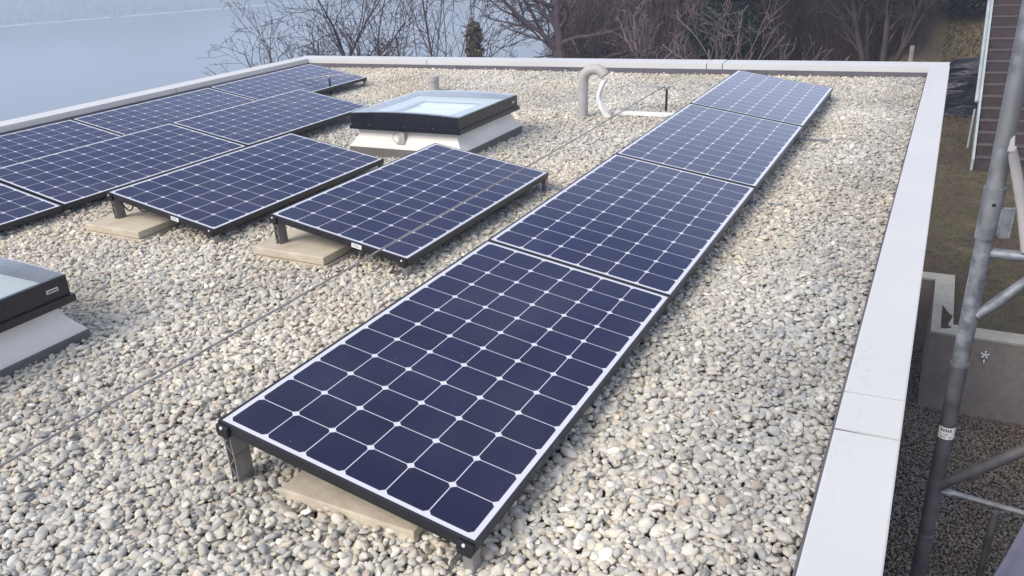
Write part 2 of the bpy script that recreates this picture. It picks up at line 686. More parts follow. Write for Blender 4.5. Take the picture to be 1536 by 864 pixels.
# a wood on the far slope that reads as one mass: small rounded crowns
n = 5200
a = rng.uniform(-250, 420, n)
b = rng.uniform(6, 130, n)
fx, fy = far_xy(a, b)
fz = LAKE - 0.6 + 0.30 * (b - 2) - 0.0008 * (b - 2) ** 2 + 2.5 * np.sin(a * 0.021) * sstep(5, 60, b) + 3.0 * np.sin(a * 0.05 + b * 0.03) * sstep(5, 60, b)
t6 = np.array([(1, 0, 0), (0.3, 0.95, 0), (-0.8, 0.6, 0), (-0.8, -0.6, 0), (0.3, -0.95, 0), (0.1, 0.05, 1), (0, 0, -0.6)])
f6 = np.array([(i, (i + 1) % 5, 5) for i in range(5)] + [((i + 1) % 5, i, 6) for i in range(5)])
s3 = np.stack([rng.uniform(1.4, 3.2, n), rng.uniform(1.4, 3.2, n), rng.uniform(2.5, 6.0, n)], -1)
V = (t6[None] * s3[:, None] + rng.normal(0, 0.25, (n, 7, 3))) + np.stack([fx, fy, fz + 1.2], -1)[:, None]
F = f6[None] + (np.arange(n) * 7)[:, None, None]
tag(npmesh('far_wood', V.reshape(-1, 3), F.reshape(-1, 3), M['hill']), 'misty leafless wood covering the slope on the far side of the lake', 'wood', kind='stuff')

# ------------------------------------------------------------------ haze
mb = MB()
mb.box(-900, 200, -100, 870, -36, 26)
hz = NT('haze_air')
hz.t.nodes.remove(hz.b)
pv = hz.n('ShaderNodeVolumePrincipled')
pv.inputs['Color'].default_value = (0.76, 0.87, 1.0, 1)
pv.inputs['Density'].default_value = 0.0019
pv.inputs['Anisotropy'].default_value = 0.0
hz.l(pv.outputs[0], hz.out.inputs['Volume'])
tag(mb.build('haze', hz.m), 'pale winter haze lying over the lake', 'haze', kind='stuff')

# ------------------------------------------------------------------ the building under the roof
XL, XR, YN, YF = -6.889, 0.8265, -4.2, 7.747      # outer edge of the coping
IL, IR, IN, IF = -6.651, 0.6659, -4.0, 7.488      # inner edge
ZC = 0.107
bld = empty('flat_roofed_building', ((XL + XR) / 2, (YN + YF) / 2, PIT), 'flat roofed building with a gravel roof edged by pale metal coping', 'building')
BO = Vector(bld.location)


def bpart(mbx, name, mat, **k):
    o = mbx.build(name, mat, bld, **k)
    o.location = -BO
    return o


mb = MB()
mb.box(XL + 0.03, XR - 0.03, YN + 0.03, YF - 0.03, PIT - 0.3, -0.16)
bpart(mb, 'wall', M['render'])
mb = MB()
mb.box(XL + 0.03, XR - 0.03, YN + 0.03, YF - 0.03, -0.157, -0.045)
bpart(mb, 'roof_deck', M['bed'])
# upstands (dark flashing) under the coping, with lapped joints
mb = MB()
mb.box(IL - 0.10, IL + 0.012, IN, IF + 0.01, -0.044, ZC - 0.055)
mb.box(IR - 0.012, IR + 0.08, IN, IF + 0.01, -0.044, ZC - 0.055)
xj = [IL + 0.013, -5.6, -4.35, -3.1, -2.02, -0.76, IR - 0.013]
for i in range(6):
    mb.box(xj[i], xj[i + 1] - 0.004, IF - 0.012 - 0.002 * (i % 2), IF + 0.10, -0.044, ZC - 0.055)
bpart(mb, 'upstand', M['membrane'])


def coping(kind, a, b, lift=0.0):
    """one folded metal length between a and b along its run"""
    m_ = MB()
    t = 0.0025
    g = 0.004
    z1 = ZC + lift
    a += g
    b -= g
    if kind == 'right':
        pr = [(IR, z1 - 0.055), (IR, z1 - 0.001), (IR + 0.004, z1), (XR - 0.004, z1 + 0.004), (XR, z1 + 0.002), (XR, z1 - 0.07), (XR - 0.012, z1 - 0.075), (XR - 0.008, z1 - 0.02), (IR + 0.008, z1 - 0.02), (IR + 0.010, z1 - 0.055)]
        m_.prism(pr, 'y', a, b)
    if kind == 'left':
        pr = [(IL, z1 - 0.065), (IL, z1 - 0.001), (IL - 0.004, z1), (XL + 0.004, z1 + 0.004), (XL, z1 + 0.002), (XL, z1 - 0.07), (XL + 0.012, z1 - 0.075), (XL + 0.008, z1 - 0.02), (IL - 0.008, z1 - 0.02), (IL - 0.010, z1 - 0.065)]
        m_.prism(pr, 'y', a, b)
    if kind == 'back':
        pr = [(IF, z1 - 0.062), (IF, z1 - 0.001), (IF + 0.004, z1), (YF - 0.004, z1 + 0.004), (YF, z1 + 0.002), (YF, z1 - 0.07), (YF - 0.012, z1 - 0.075), (YF - 0.008, z1 - 0.02), (IF + 0.008, z1 - 0.02), (IF + 0.010, z1 - 0.062)]
        m_.prism(pr, 'x', a, b)
    o_ = bpart(m_, 'coping', M['coping'])
    if a > -3.9 or kind == 'back' and a > XL + 0.1:       # dark seal in the joint at the start of this length
        j_ = MB()
        if kind == 'right':
            j_.box(IR + 0.001, XR - 0.001, a - 2 * g, a - 0.0005, ZC - 0.05, ZC - 0.0015)
        elif kind == 'left':
            j_.box(XL + 0.001, IL - 0.001, a - 2 * g, a - 0.0005, ZC - 0.05, ZC - 0.0015)
        else:
            j_.box(a - 2 * g, a - 0.0005, IF + 0.001, YF - 0.001, ZC - 0.05, ZC - 0.0015)
        bpart(j_, 'joint_seal', M['plastic'])
    return o_


coping('right', -4.0, 0.842)
coping('right', 0.842, 1.06, 0.0018)      # joint cover strip
coping('right', 1.06, 5.086)
coping('right', 5.086, IF)
coping('left', -4.0, 1.9)
coping('left', 1.9, 5.186)
coping('left', 5.186, IF)
coping('back', XL, -4.775)
coping('back', -4.775, -1.36)
coping('back', -1.36, -1.20, 0.002)
coping('back', -1.20, XR)
mb = MB()
mb.box(XL, XR, YN, IN, 0.03, ZC)
bpart(mb, 'coping', M['coping'])

# ------------------------------------------------------------------ gravel: individually placed pebbles (geometry nodes)


def pebble_tree():
    ng = bpy.data.node_groups.new('pebble_scatter', 'GeometryNodeTree')
    ng.interface.new_socket('Geometry', in_out='INPUT', socket_type='NodeSocketGeometry')
    ng.interface.new_socket('Geometry', in_out='OUTPUT', socket_type='NodeSocketGeometry')
    N = ng.nodes
    Lk = ng.links.new
    gi = N.new('NodeGroupInput')
    go = N.new('NodeGroupOutput')
    g2i = N.new('GeometryNodeGeometryToInstance')
    for k in range(9):
        ico = N.new('GeometryNodeMeshIcoSphere')
        ico.inputs['Radius'].default_value = 1
        ico.inputs['Subdivisions'].default_value = 3
        pos = N.new('GeometryNodeInputPosition')
        nz = N.new('ShaderNodeTexNoise')
        nz.noise_dimensions = '4D'
        nz.inputs['W'].default_value = k * 7.3
        nz.inputs['Scale'].default_value = 0.62
        nz.inputs['Detail'].default_value = 1.5
        Lk(pos.outputs[0], nz.inputs['Vector'])
        sub = N.new('ShaderNodeVectorMath')
        sub.operation = 'SUBTRACT'
        Lk(nz.outputs['Color'], sub.inputs[0])
        sub.inputs[1].default_value = (0.5, 0.5, 0.5)
        sc = N.new('ShaderNodeVectorMath')
        sc.operation = 'SCALE'
        sc.inputs['Scale'].default_value = 1.25
        Lk(sub.outputs[0], sc.inputs[0])
        sp = N.new('GeometryNodeSetPosition')
        Lk(ico.outputs['Mesh'], sp.inputs['Geometry'])
        Lk(sc.outputs[0], sp.inputs['Offset'])
        ss = N.new('GeometryNodeSetShadeSmooth')
        Lk(sp.outputs[0], ss.inputs['Geometry'])
        sm = N.new('GeometryNodeSetMaterial')
        sm.inputs['Material'].default_value = M['pebble']
        Lk(ss.outputs[0], sm.inputs['Geometry'])
        Lk(sm.outputs[0], g2i.inputs[0])
    iop = N.new('GeometryNodeInstanceOnPoints')
    m2p = N.new('GeometryNodeMeshToPoints')
    Lk(gi.outputs[0], m2p.inputs['Mesh'])
    Lk(m2p.outputs[0], iop.inputs['Points'])
    Lk(g2i.outputs[0], iop.inputs['Instance'])
    iop.inputs['Pick Instance'].default_value = True

    def attr(name, typ):
        x = N.new('GeometryNodeInputNamedAttribute')
        x.data_type = typ
        x.inputs['Name'].default_value = name
        return x.outputs['Attribute']
    Lk(attr('pick', 'INT'), iop.inputs['Instance Index'])
    e2r = N.new('FunctionNodeEulerToRotation')
    Lk(attr('turn', 'FLOAT_VECTOR'), e2r.inputs[0])
    Lk(e2r.outputs[0], iop.inputs['Rotation'])
    Lk(attr('size', 'FLOAT_VECTOR'), iop.inputs['Scale'])
    Lk(iop.outputs[0], go.inputs[0])
    return ng


PT = pebble_tree()
PAL = np.array([0.99, 0.99, 0.985]) * 1.05 * np.array([(0.54, 0.50, 0.42), (0.50, 0.465, 0.39), (0.46, 0.44, 0.385), (0.41, 0.40, 0.36), (0.52, 0.455, 0.35), (0.60, 0.56, 0.48),
                (0.37, 0.365, 0.335), (0.31, 0.31, 0.295), (0.47, 0.405, 0.32), (0.70, 0.67, 0.60), (0.42, 0.32, 0.25), (0.21, 0.21, 0.21), (0.46, 0.39, 0.335)])
PAL = PAL * 0.74 + PAL.mean(0) * 0.31
PW = np.array([17, 16, 14, 12, 9, 10, 9, 5.5, 6, 3.2, 2.0, 1.8, 3.0])
PW = PW / PW.sum()


def vnoise(x, y, s, seed):
    r = np.random.default_rng(seed).random((64, 64))
    x = x / s + 31.3
    y = y / s + 17.7
    i, j = np.floor(x).astype(int), np.floor(y).astype(int)
    fx_, fy_ = x - i, y - j
    fx_ = fx_ * fx_ * (3 - 2 * fx_)
    fy_ = fy_ * fy_ * (3 - 2 * fy_)
    g = lambda a_, b_: r[a_ % 64, b_ % 64]
    return (g(i, j) * (1 - fx_) + g(i + 1, j) * fx_) * (1 - fy_) + (g(i, j + 1) * (1 - fx_) + g(i + 1, j + 1) * fx_) * fy_


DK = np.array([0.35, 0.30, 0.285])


def pebbles(name, x0, x1, y0, y1, layers, label, keep=None, dark=1.0, zoff=0.0, tintf=None, hf=None):
    P, R, S, T = [], [], [], []
    for (pitch, z, zj, smul) in layers:
        gx, gy = np.meshgrid(np.arange(x0, x1, pitch), np.arange(y0, y1, pitch * 0.866))
        gx = gx + (np.arange(gx.shape[0]) % 2)[:, None] * pitch * 0.5
        gx = gx.ravel() + rng.normal(0, pitch * 0.24, gx.size)
        gy = gy.ravel() + rng.normal(0, pitch * 0.24, gy.size)
        ok = (gx > x0) & (gx < x1) & (gy > y0) & (gy < y1)
        if keep is not None:
            ok &= keep(gx, gy)
        gx, gy = gx[ok], gy[ok]
        n_ = len(gx)
        s_ = np.exp(rng.normal(-0.03, 0.28, n_)) * 0.0112 * smul
        s_ = np.clip(s_, 0.006, 0.022)
        asp = rng.uniform(1.0, 1.8, n_)
        fl = rng.uniform(0.40, 0.74, n_)
        S.append(np.stack([s_ * np.sqrt(asp), s_ / np.sqrt(asp) * rng.uniform(0.9, 1.1, n_), s_ * fl], -1))
        P.append(np.stack([gx, gy, zoff + z + rng.normal(0, zj, n_) + 0.008 * (vnoise(gx, gy, 0.22, 5) - 0.5) + 0.02 * (vnoise(gx, gy, 0.9, 6) - 0.5) + (hf(gx, gy) if hf else 0)], -1))
        R.append(np.stack([rng.normal(0, 0.33, n_), rng.normal(0, 0.33, n_), rng.uniform(0, 6.283, n_)], -1))
        c = PAL[rng.choice(len(PAL), n_, p=PW)] * np.exp(rng.normal(0, 0.10, n_))[:, None]
        d = 0.84 + 0.30 * vnoise(gx, gy, 0.55, 11)
        warm = (vnoise(gx, gy, 0.8, 12) - 0.5)[:, None] * np.array([[0.10, 0.02, -0.10]])
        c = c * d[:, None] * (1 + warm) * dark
        if tintf is not None:
            c = c * tintf(gx, gy)
        T.append(c)
    P, R, S, T = map(np.concatenate, (P, R, S, T))
    me = bpy.data.meshes.new(name)
    me.vertices.add(len(P))
    me.vertices.foreach_set('co', P.astype(np.float32).ravel())
    me.update()
    for nm, typ, arr, key in (('turn', 'FLOAT_VECTOR', R, 'vector'), ('size', 'FLOAT_VECTOR', S, 'vector'), ('tint', 'FLOAT_COLOR', np.c_[T, np.ones(len(T))], 'color')):
        at = me.attributes.new(nm, typ, 'POINT')
        at.data.foreach_set(key, arr.astype(np.float32).ravel())
    at = me.attributes.new('pick', 'INT', 'POINT')
    at.data.foreach_set('value', rng.integers(0, 9, len(P)).astype(np.int32))
    o = bpy.data.objects.new(name, me)
    COL.objects.link(o)
    md = o.modifiers.new('scatter', 'NODES')
    md.node_group = PT
    print(name, len(P))
    return tag(o, label, 'gravel', kind='stuff')


SKY = [(-2.97, -2.01, 3.48, 4.44), (-3.01, -2.03, -0.46, 0.51)]


def roof_keep(x, y):
    k = np.ones(len(x), bool)
    for (a_, b_, c_, d_) in SKY:
        k &= ~((x > a_ + 0.02) & (x < b_ - 0.02) & (y > c_ + 0.02) & (y < d_ - 0.02))
    return k


def roof_tint(x, y):
    # greyer, darker stones in the strip beside the right-hand parapet
    g = sstep(0.15, 0.62, x + 0.25 * (vnoise(x, y, 0.5, 21) - 0.5))[:, None]
    return 1 - g * np.array([[0.24, 0.22, 0.17]])


def roof_rise(x, y):
    # the bed is a little deeper at the near end and heaped round the front legs
    return 0.028 * (1 - sstep(0.9, 3.2, y)) + 0.022 * np.exp(-(((x + 0.82) / 0.16) ** 2 + ((y - 0.02) / 0.2) ** 2))


pebbles('roof_gravel', IL + 0.015, IR - 0.015, -1.9, IF - 0.015, [(0.025, -0.019, 0.003, 1.1), (0.0192, -0.008, 0.0034, 1.0), (0.046, 0.002, 0.003, 0.95)],
        'pale rounded river pebbles covering the flat roof', roof_keep, tintf=roof_tint, hf=roof_rise)
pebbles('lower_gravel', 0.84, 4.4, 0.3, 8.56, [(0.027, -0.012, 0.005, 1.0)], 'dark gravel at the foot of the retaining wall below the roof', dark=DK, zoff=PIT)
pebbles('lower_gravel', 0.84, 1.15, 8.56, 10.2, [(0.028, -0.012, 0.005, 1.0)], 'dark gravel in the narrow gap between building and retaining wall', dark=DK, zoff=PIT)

# ------------------------------------------------------------------ solar panels
PW_, PL_, PH0 = 0.8012, 1.559, 0.100
TILT = rad(9.6)
FT = 0.032


def pt(u, v, h=0.0):
    """panel coordinates: u from the high (left) edge, v along the row, h above the face -> local"""
    c_, s_ = math.cos(TILT), math.sin(TILT)
    return (-(PW_ - u) * c_ + h * s_, v, PH0 + (PW_ - u) * s_ + h * c_)


def slabp(m_, u0, u1, v0, v1, h0, h1):
    b_ = [pt(u0, v0, h0), pt(u1, v0, h0), pt(u1, v1, h0), pt(u0, v1, h0)]
    t_ = [pt(u0, v0, h1), pt(u1, v0, h1), pt(u1, v1, h1), pt(u0, v1, h1)]
    m_.hexa(b_, t_)


def make_panel():
    root = empty('solar_panel', (0, 0, 0), 'x', 'solar panel', 'solar panels on the roof')
    lip = 0.008
    fr = MB()
    slabp(fr, 0, lip, 0, PL_, -FT, 0)
    slabp(fr, PW_ - lip, PW_, 0, PL_, -FT, 0)
    slabp(fr, lip, PW_ - lip, 0, lip, -FT, 0)
    slabp(fr, lip, PW_ - lip, PL_ - lip, PL_, -FT, 0)
    fr.build('panel_frame', M['frame'], root, bevel=0.0012)
    gl = MB()
    slabp(gl, lip - 0.001, PW_ - lip + 0.001, lip - 0.001, PL_ - lip + 0.001, -0.006, -0.0015)
    g = gl.build('cell_sheet', M['cells'], root)
    uvl = g.data.uv_layers.new(name='UVMap')
    cc_ = [(lip - 0.001, lip - 0.001), (PW_ - lip + 0.001, lip - 0.001), (PW_ - lip + 0.001, PL_ - lip + 0.001), (lip - 0.001, PL_ - lip + 0.001)]
    for lp in g.data.loops:
        uvl.data[lp.index].uv = cc_[lp.vertex_index % 4]
    return root


def add_leg(root, v):
    # tall hollow aluminium leg under the high edge; its webbed end faces left
    xh, _, zh = pt(0.0, v)
    x0 = xh + 0.004
    ztop = zh - FT - 0.006
    m_ = MB()
    x1 = x0 + 0.026

    def bow(t):
        return 0.004 * math.sin(math.pi * t)
    nst = 7
    L1, L2 = [], []
    for i in range(nst):
        t = i / (nst - 1)
        L1.append((x0 + bow(t), -0.03 + (ztop + 0.03) * t))
        L2.append((x1 + bow(t), -0.03 + (ztop + 0.03) * t))
    th = 0.003
    ya, yb = v + 0.002, v + 0.062
    for i in range(nst - 1):
        for Lx, sg in ((L1, 1), (L2, -1)):
            p_, q_ = Lx[i], Lx[i + 1]
            m_.prism([p_, (p_[0] + sg * th, p_[1]), (q_[0] + sg * th, q_[1]), q_], 'y', ya, yb)
    for k in range(5):                                   # zig-zag webs
        a_ = L1[k + 1] if k % 2 == 0 else L2[k + 1]
        b_ = L2[min(k + 2, 6)] if k % 2 == 0 else L1[min(k + 2, 6)]
        dz = 0.002
        m_.prism([(a_[0], a_[1] - dz), (b_[0], b_[1] - dz), (b_[0], b_[1] + dz), (a_[0], a_[1] + dz)], 'y', ya + 0.001, yb - 0.001)
    m_.box(x0 - 0.002, x1 + 0.002, ya - 0.002, yb + 0.002, ztop + 0.001, ztop + 0.006)
    leg = m_.build('support_leg', M['leg'], root)
    c_ = MB()
    slabp(c_, 0.002, 0.042, v - 0.010, v - 0.001, -FT - 0.002, -0.006)
    slabp(c_, 0.004, 0.040, v - 0.008, v + 0.03, -FT - 0.012, -FT - 0.0025)
    cl = c_.build('clamp', M['plastic'], root, bevel=0.0015)
    b_ = MB()
    b_.tube([pt(0.022, v - 0.0095, -0.011), pt(0.022, v - 0.013, -0.011)], 0.0046, 8)
    b_.build('bolt', M['white'], cl)
    return leg


def add_foot(root, v):
    xl, _, zl = pt(PW_ - 0.04, v)
    m_ = MB()
    m_.box(xl + 0.002, xl + 0.030, v - 0.002, v + 0.034, -0.02, zl - FT - 0.015)
    m_.box(xl - 0.03, xl + 0.04, v - 0.014, v + 0.044, -0.012, 0.006)
    m_.box(xl - 0.03, xl - 0.024, v - 0.012, v + 0.040, 0.007, 0.030)
    m_.build('foot', M['alu'], root, bevel=0.001)
    c_ = MB()
    slabp(c_, PW_ - 0.046, PW_ - 0.002, v - 0.010, v - 0.001, -FT - 0.002, -0.006)
    slabp(c_, PW_ - 0.044, PW_ - 0.004, v - 0.008, v + 0.03, -FT - 0.014, -FT - 0.0025)
    cl = c_.build('clamp', M['plastic'], root, bevel=0.0015)
    b_ = MB()
    b_.tube([pt(PW_ - 0.026, v - 0.0095, -0.011), pt(PW_ - 0.026, v - 0.013, -0.011)], 0.0046, 8)
    b_.build('bolt', M['white'], cl)
    r_ = MB()
    x0 = pt(0, v)[0]
    for yy in (v + 0.006, v + 0.028):
        r_.box(x0 - 0.02, -0.10, yy - 0.0035, yy + 0.0035, -0.022, -0.010)
        r_.box(-0.0995, 0.17, yy - 0.0035, yy + 0.0035, -0.010, 0.008)
    r_.build('ground_rail', M['alu'], root)


def add_label(root, u):
    m_ = MB()
    c_, s_ = math.cos(TILT), math.sin(TILT)
    slabp(m_, u - 0.028, u + 0.028, -0.0022, -0.0004, -0.029, -0.008)
    st = m_.build('rating_label', M['white'], root)
    k = MB()
    slabp(k, u - 0.022, u + 0.014, -0.0028, -0.0024, -0.0155, -0.013)
    slabp(k, u - 0.022, u + 0.020, -0.0028, -0.0024, -0.022, -0.020)
    k.build('print', M['ink'], st)


def add_cable(root):
    m_ = MB()
    for (u0, u1, v0) in ((0.075, 0.13, 0.02), (0.14, 0.24, 0.05)):
        a_, b_ = Vector(pt(u0, v0, -FT)), Vector(pt(u1, v0 + 0.05, -FT))
        mid = (a_ + b_) / 2
        mid.z = 0.055
        pts = [a_ * (1 - t) ** 2 + mid * 2 * t * (1 - t) + b_ * t * t for t in np.linspace(0, 1, 9)]
        m_.tube(pts, 0.0042, 6)
    m_.build('cable', M['plastic'], root, smooth=True)


S_ = 1.5744
proto = make_panel()
PANELS = [  # x of the low edge, y of the near end, last of its row, extra, label
    (0, 0, False, None, 'solar panel nearest the camera, first of the long right-hand row'),
    (0, S_, False, None, 'second solar panel of the long right-hand row, directly behind the nearest panel'),
    (0, 2 * S_, False, None, 'third solar panel of the long right-hand row, pale with sky reflection'),
    (0, 3 * S_, True, None, 'farthest and palest solar panel of the long right-hand row, close to the back parapet'),
    (-1.19, 1.546, True, 'C', 'single tilted solar panel between the long right-hand row and the middle skylight'),
    (-2.399, 1.554, True, 'D', 'dark blue solar panel left of the single one, black cables at its near corner'),
    (-3.671, 0.02, False, None, 'nearest panel of the left inner row, mostly cut off by the left photo edge'),
    (-3.671, 0.02 + S_, False, None, 'middle solar panel of the left inner row, low edge touching the dark blue panel'),
    (-3.671, 0.02 + 2 * S_, True, None, 'far end solar panel of the left inner row, its corner behind the middle skylight'),
    (-4.759, 1.498, False, None, 'nearest panel of the row along the left parapet, running off the left photo edge'),
    (-4.759, 1.498 + S_, False, None, 'middle panel of the solar row along the left parapet'),
    (-4.759, 1.498 + 2 * S_, True, None, 'far panel of the solar row along the left parapet, in the back left roof corner'),
]
roots = []
for i, (x, y, last, ex, lab) in enumerate(PANELS):
    o = proto if i == 0 else copy_tree(proto)
    o['label'] = lab
    roots.append(o)
for o, (x, y, last, ex, lab) in zip(roots, PANELS):
    o.location = (x, y, 0)
    o.rotation_euler = (rad(random.uniform(-0.08, 0.08)), rad(random.uniform(-0.12, 0.12)), 0)
    if lab.startswith('solar panel nearest'):
        o.location = (x, y + 0.007, 0.008)
        o.rotation_euler = (rad(-0.30), 0, 0)
    add_leg(o, 0.0)
    add_foot(o, 0.0)
    if last:
        add_foot(o, PL_ - 0.03)
        add_leg(o, PL_ - 0.035)
    if ex == 'C':
        add_label(o, 0.52)
    if ex == 'D':
        add_label(o, 0.52)
        add_cable(o)

# ------------------------------------------------------------------ ballast slabs


def ballast(x0, x1, y0, y1, z0, z1, label, rz=0.0):
    m_ = MB()
    a_, b_ = (x1 - x0) / 2, (y1 - y0) / 2
    m_.box(-a_, a_, -b_, b_, 0, z1 - z0)
    o = m_.build('ballast_slab', M['slab'], bevel=0.004)
    o.location = ((x0 + x1) / 2, (y0 + y1) / 2, z0)
    o.rotation_euler = (0, 0, rz)
    return tag(o, label, 'slab', 'beige ballast slabs under the panels')


ballast(-3.275, -2.835, 1.430, 1.835, -0.005, 0.034, 'lower slab of the pair under the dark blue panel with cables', rad(1.0))
ballast(-3.28, -2.838, 1.428, 1.83, 0.037, 0.076, 'upper slab of the pair under the dark blue panel with cables')
ballast(-2.057, -1.602, 1.480, 1.885, -0.005, 0.034, 'lower slab of the pair under the single panel before the skylight', rad(-1.2))
ballast(-2.070, -1.617, 1.474, 1.876, 0.037, 0.076, 'upper slab of the pair under the single panel before the skylight', rad(-0.5))
ballast(-0.635, -0.20, 0.038, 0.44, 0.002, 0.046, 'beige slab half hidden under the near edge of the nearest solar panel', rad(0.4))


# ------------------------------------------------------------------ skylights
def rect(hx, hy, z):
    return [(-hx, -hy, z), (hx, -hy, z), (hx, hy, z), (-hx, hy, z)]


def make_skylight(loc, label, detail):
    r = empty('skylight', loc, label, 'skylight', 'roof skylights')
    H = 0.455
    m_ = MB()
    m_.hexa(rect(0.482, 0.482, -0.04), rect(0.478, 0.478, 0.064))
    m_.build('kerb_base', M['kerb_grey'], r, bevel=0.004)
    m_ = MB()
    prof = [(0.474, 0.0645), (0.470, 0.075), (0.447, 0.105), (0.425, 0.14), (0.415, 0.17), (0.414, 0.196)]
    for (h0, z0), (h1, z1) in zip(prof, prof[1:]):
        k = len(m_.v)
        m_.add(rect(h0, h0, z0) + rect(h1, h1, z1), [(0, 1, 5, 4), (1, 2, 6, 5), (2, 3, 7, 6), (3, 0, 4, 7)])
    m_.build('kerb', M['kerb_white'], r)
    # frame: four mitred bars with a lower drip lip; the front and back bars follow the bowed glass
    m_ = MB()
    wi = 0.055
    N_ = 12
    bow = lambda x: 0.017 * (1 - (x / H) ** 2)
    ztop = 0.302
    for sy in (-1, 1):
        for i in range(N_):
            xa, xb = -H + 2 * H * i / N_, -H + 2 * H * (i + 1) / N_
            ya, yb = sorted((sy * H, sy * (H - wi)))
            m_.hexa([(xa, ya, 0.1965), (xb, ya, 0.1965), (xb, yb, 0.1965), (xa, yb, 0.1965)], [(xa, ya, ztop + bow(xa)), (xb, ya, ztop + bow(xb)), (xb, yb, ztop + bow(xb)), (xa, yb, ztop + bow(xa))])
    for sx in (-1, 1):
        xa, xb = sorted((sx * H, sx * (H - 0.02)))
        m_.box(xa, xb, -H + wi, H - wi, 0.1965, ztop)
    for (a0, a1, b0, b1) in ((-H - 0.012, H + 0.012, -H - 0.012, -H), (-H - 0.012, H + 0.012, H, H + 0.012), (-H - 0.012, -H, -H, H), (H, H + 0.012, -H, H)):
        m_.box(a0, a1, b0, b1, 0.192, 0.222)
    m_.build('sash_frame', M['frame_sky'], r)
    # bowed glass pane
    m_ = MB()
    N2 = 24
    e = 0.452
    for i in range(N2):
        xa, xb = -e + 2 * e * i / N2, -e + 2 * e * (i + 1) / N2
        za, zb = ztop + 0.002 + bow(xa), ztop + 0.002 + bow(xb)
        m_.hexa([(xa, -e, za), (xb, -e, zb), (xb, e, zb), (xa, e, za)], [(xa, -e, za + 0.004), (xb, -e, zb + 0.004), (xb, e, zb + 0.004), (xa, e, za + 0.004)])
    # drop the internal walls between strips
    keep_f, keep_m = [], []
    for j, f in enumerate(m_.f):
        s = j % 6
        i = j // 6
        if (s == 3 and i < N2 - 1) or (s == 5 and i > 0):
            continue
        keep_f.append(f)
        keep_m.append(0)
    m_.f, m_.mi = keep_f, keep_m
    m_.build('glass_pane', M['glass'], r, smooth=True)
    # inner lining with a smaller opening and the white blind below it
    m_ = MB()
    o_, n_ = 0.398, 0.27
    for (a0, a1, b0, b1) in ((-o_, o_, -o_, -n_), (-o_, o_, n_, o_), (-o_, -n_, -n_, n_), (n_, o_, -n_, n_)):
        m_.box(a0, a1, b0, b1, 0.262, 0.277)
    m_.build('inner_lining', M['lining'], r)
    m_ = MB()
    m_.box(-0.40, 0.40, -0.40, 0.40, 0.235, 0.245)
    m_.box(-n_ + 0.01, n_ - 0.01, n_ - 0.09, n_ - 0.005, 0.2455, 0.256)
    m_.build('blind', M['blind'], r)
    m_ = MB()
    m_.box(H + 0.0005, H + 0.003, H - 0.095, H - 0.045, 0.255, 0.270)
    pl = m_.build('maker_plate', M['lining'], r)
    m_ = MB()
    m_.box(H + 0.0032, H + 0.0038, H - 0.090, H - 0.050, 0.260, 0.2645)
    m_.build('print', M['frame_sky'], pl)
    if detail:
        m_ = MB()
        m_.hexa([(-0.055, -0.455, 0.112), (0.0, -0.455, 0.112), (0.0, -0.435, 0.105), (-0.055, -0.435, 0.105)],
                [(-0.04, -0.452, 0.191), (0.0, -0.452, 0.191), (0.0, -0.42, 0.191), (-0.04, -0.42, 0.191)])
        m_.box(-0.062, 0.002, -0.462, -0.43, 0.096, 0.111)
        m_.build('bracket', M['pipe'], r, bevel=0.002)
        m_ = MB()
        pts = [(-0.035 - 0.052 * math.sin(t), -0.458 - 0.012 * math.sin(t), 0.148 + 0.046 * math.cos(t)) for t in np.linspace(0.1, 3.1, 16)]
        m_.tube(pts, 0.0022, 6)
        m_.build('cable_loop', M['ink'], r, smooth=True)
        for xx in (-0.29, 0.02, 0.25):
            m_ = MB()
            m_.tube([(xx, -H - 0.004, 0.2225), (xx, -H - 0.004, 0.229)], 0.004, 6)
            m_.build('screw', M['alu'], r)
    return r


make_skylight((-2.49, 3.962, 0), 'whole skylight in mid roof with black frame and white flared base', True)
make_skylight((-2.515, 0.028, 0), 'skylight cut off by the left edge of the photo, close to the camera', False)

# ------------------------------------------------------------------ pipes, rods, conductor
hk = empty('cable_hood_pipe', (-1.784, 5.14, 0), 'grey swan-neck pipe with white wrapped cables coming out of its mouth', 'pipe')
m_ = MB()
R0 = 0.105
m_.tube([(0, 0, -0.03), (0, 0, 0.245)], 0.040, 20)
m_.build('pipe_stem', M['pipe'], hk, smooth=True)
m_ = MB()
pts = [(0, 0, 0.235), (0, 0, 0.29)] + [(R0 - R0 * math.cos(t), -0.02 * (t / 3), 0.29 + R0 * math.sin(t)) for t in np.linspace(0.15, 2.55, 18)]
m_.tube(pts, 0.0425, 20)
m_.build('pipe_bend', M['pipe'], hk, smooth=True)
m_ = MB()
for k, (ox, oy) in enumerate(((0, 0), (0.014, 0.006), (-0.010, 0.010), (0.006, -0.010))):
    pts = []
    for t in np.linspace(0, 1, 16):
        x_ = 0.200 - 0.065 * math.sin(t * 3.0) ** 1.0 + (0.035 * t * t * (1 if k % 2 else 0.6))
        z_ = 0.31 * (1 - t) - 0.0 + 0.012
        pts.append((x_ + ox, -0.02 + oy + 0.004 * math.sin(t * 14 + k * 2), z_))
    m_.tube(pts, 0.0105, 8)
m_.build('wrapped_cable', M['wrap'], hk, smooth=True)

m_ = MB()
m_.tube([(0, 0, -0.03), (0, 0, 0.115)], 0.056, 20, cap=False)
sp = empty('vent_stub', (-3.77, 6.0, 0), 'short grey vent pipe standing just behind the middle skylight', 'vent pipe')
m_.build('pipe_stem', M['pipe'], sp, smooth=True)
m_ = MB()
m_.tube([(0, 0, 0.112), (0, 0, 0.165)], 0.062, 20)
m_.build('cap', M['pipe'], sp, smooth=True)

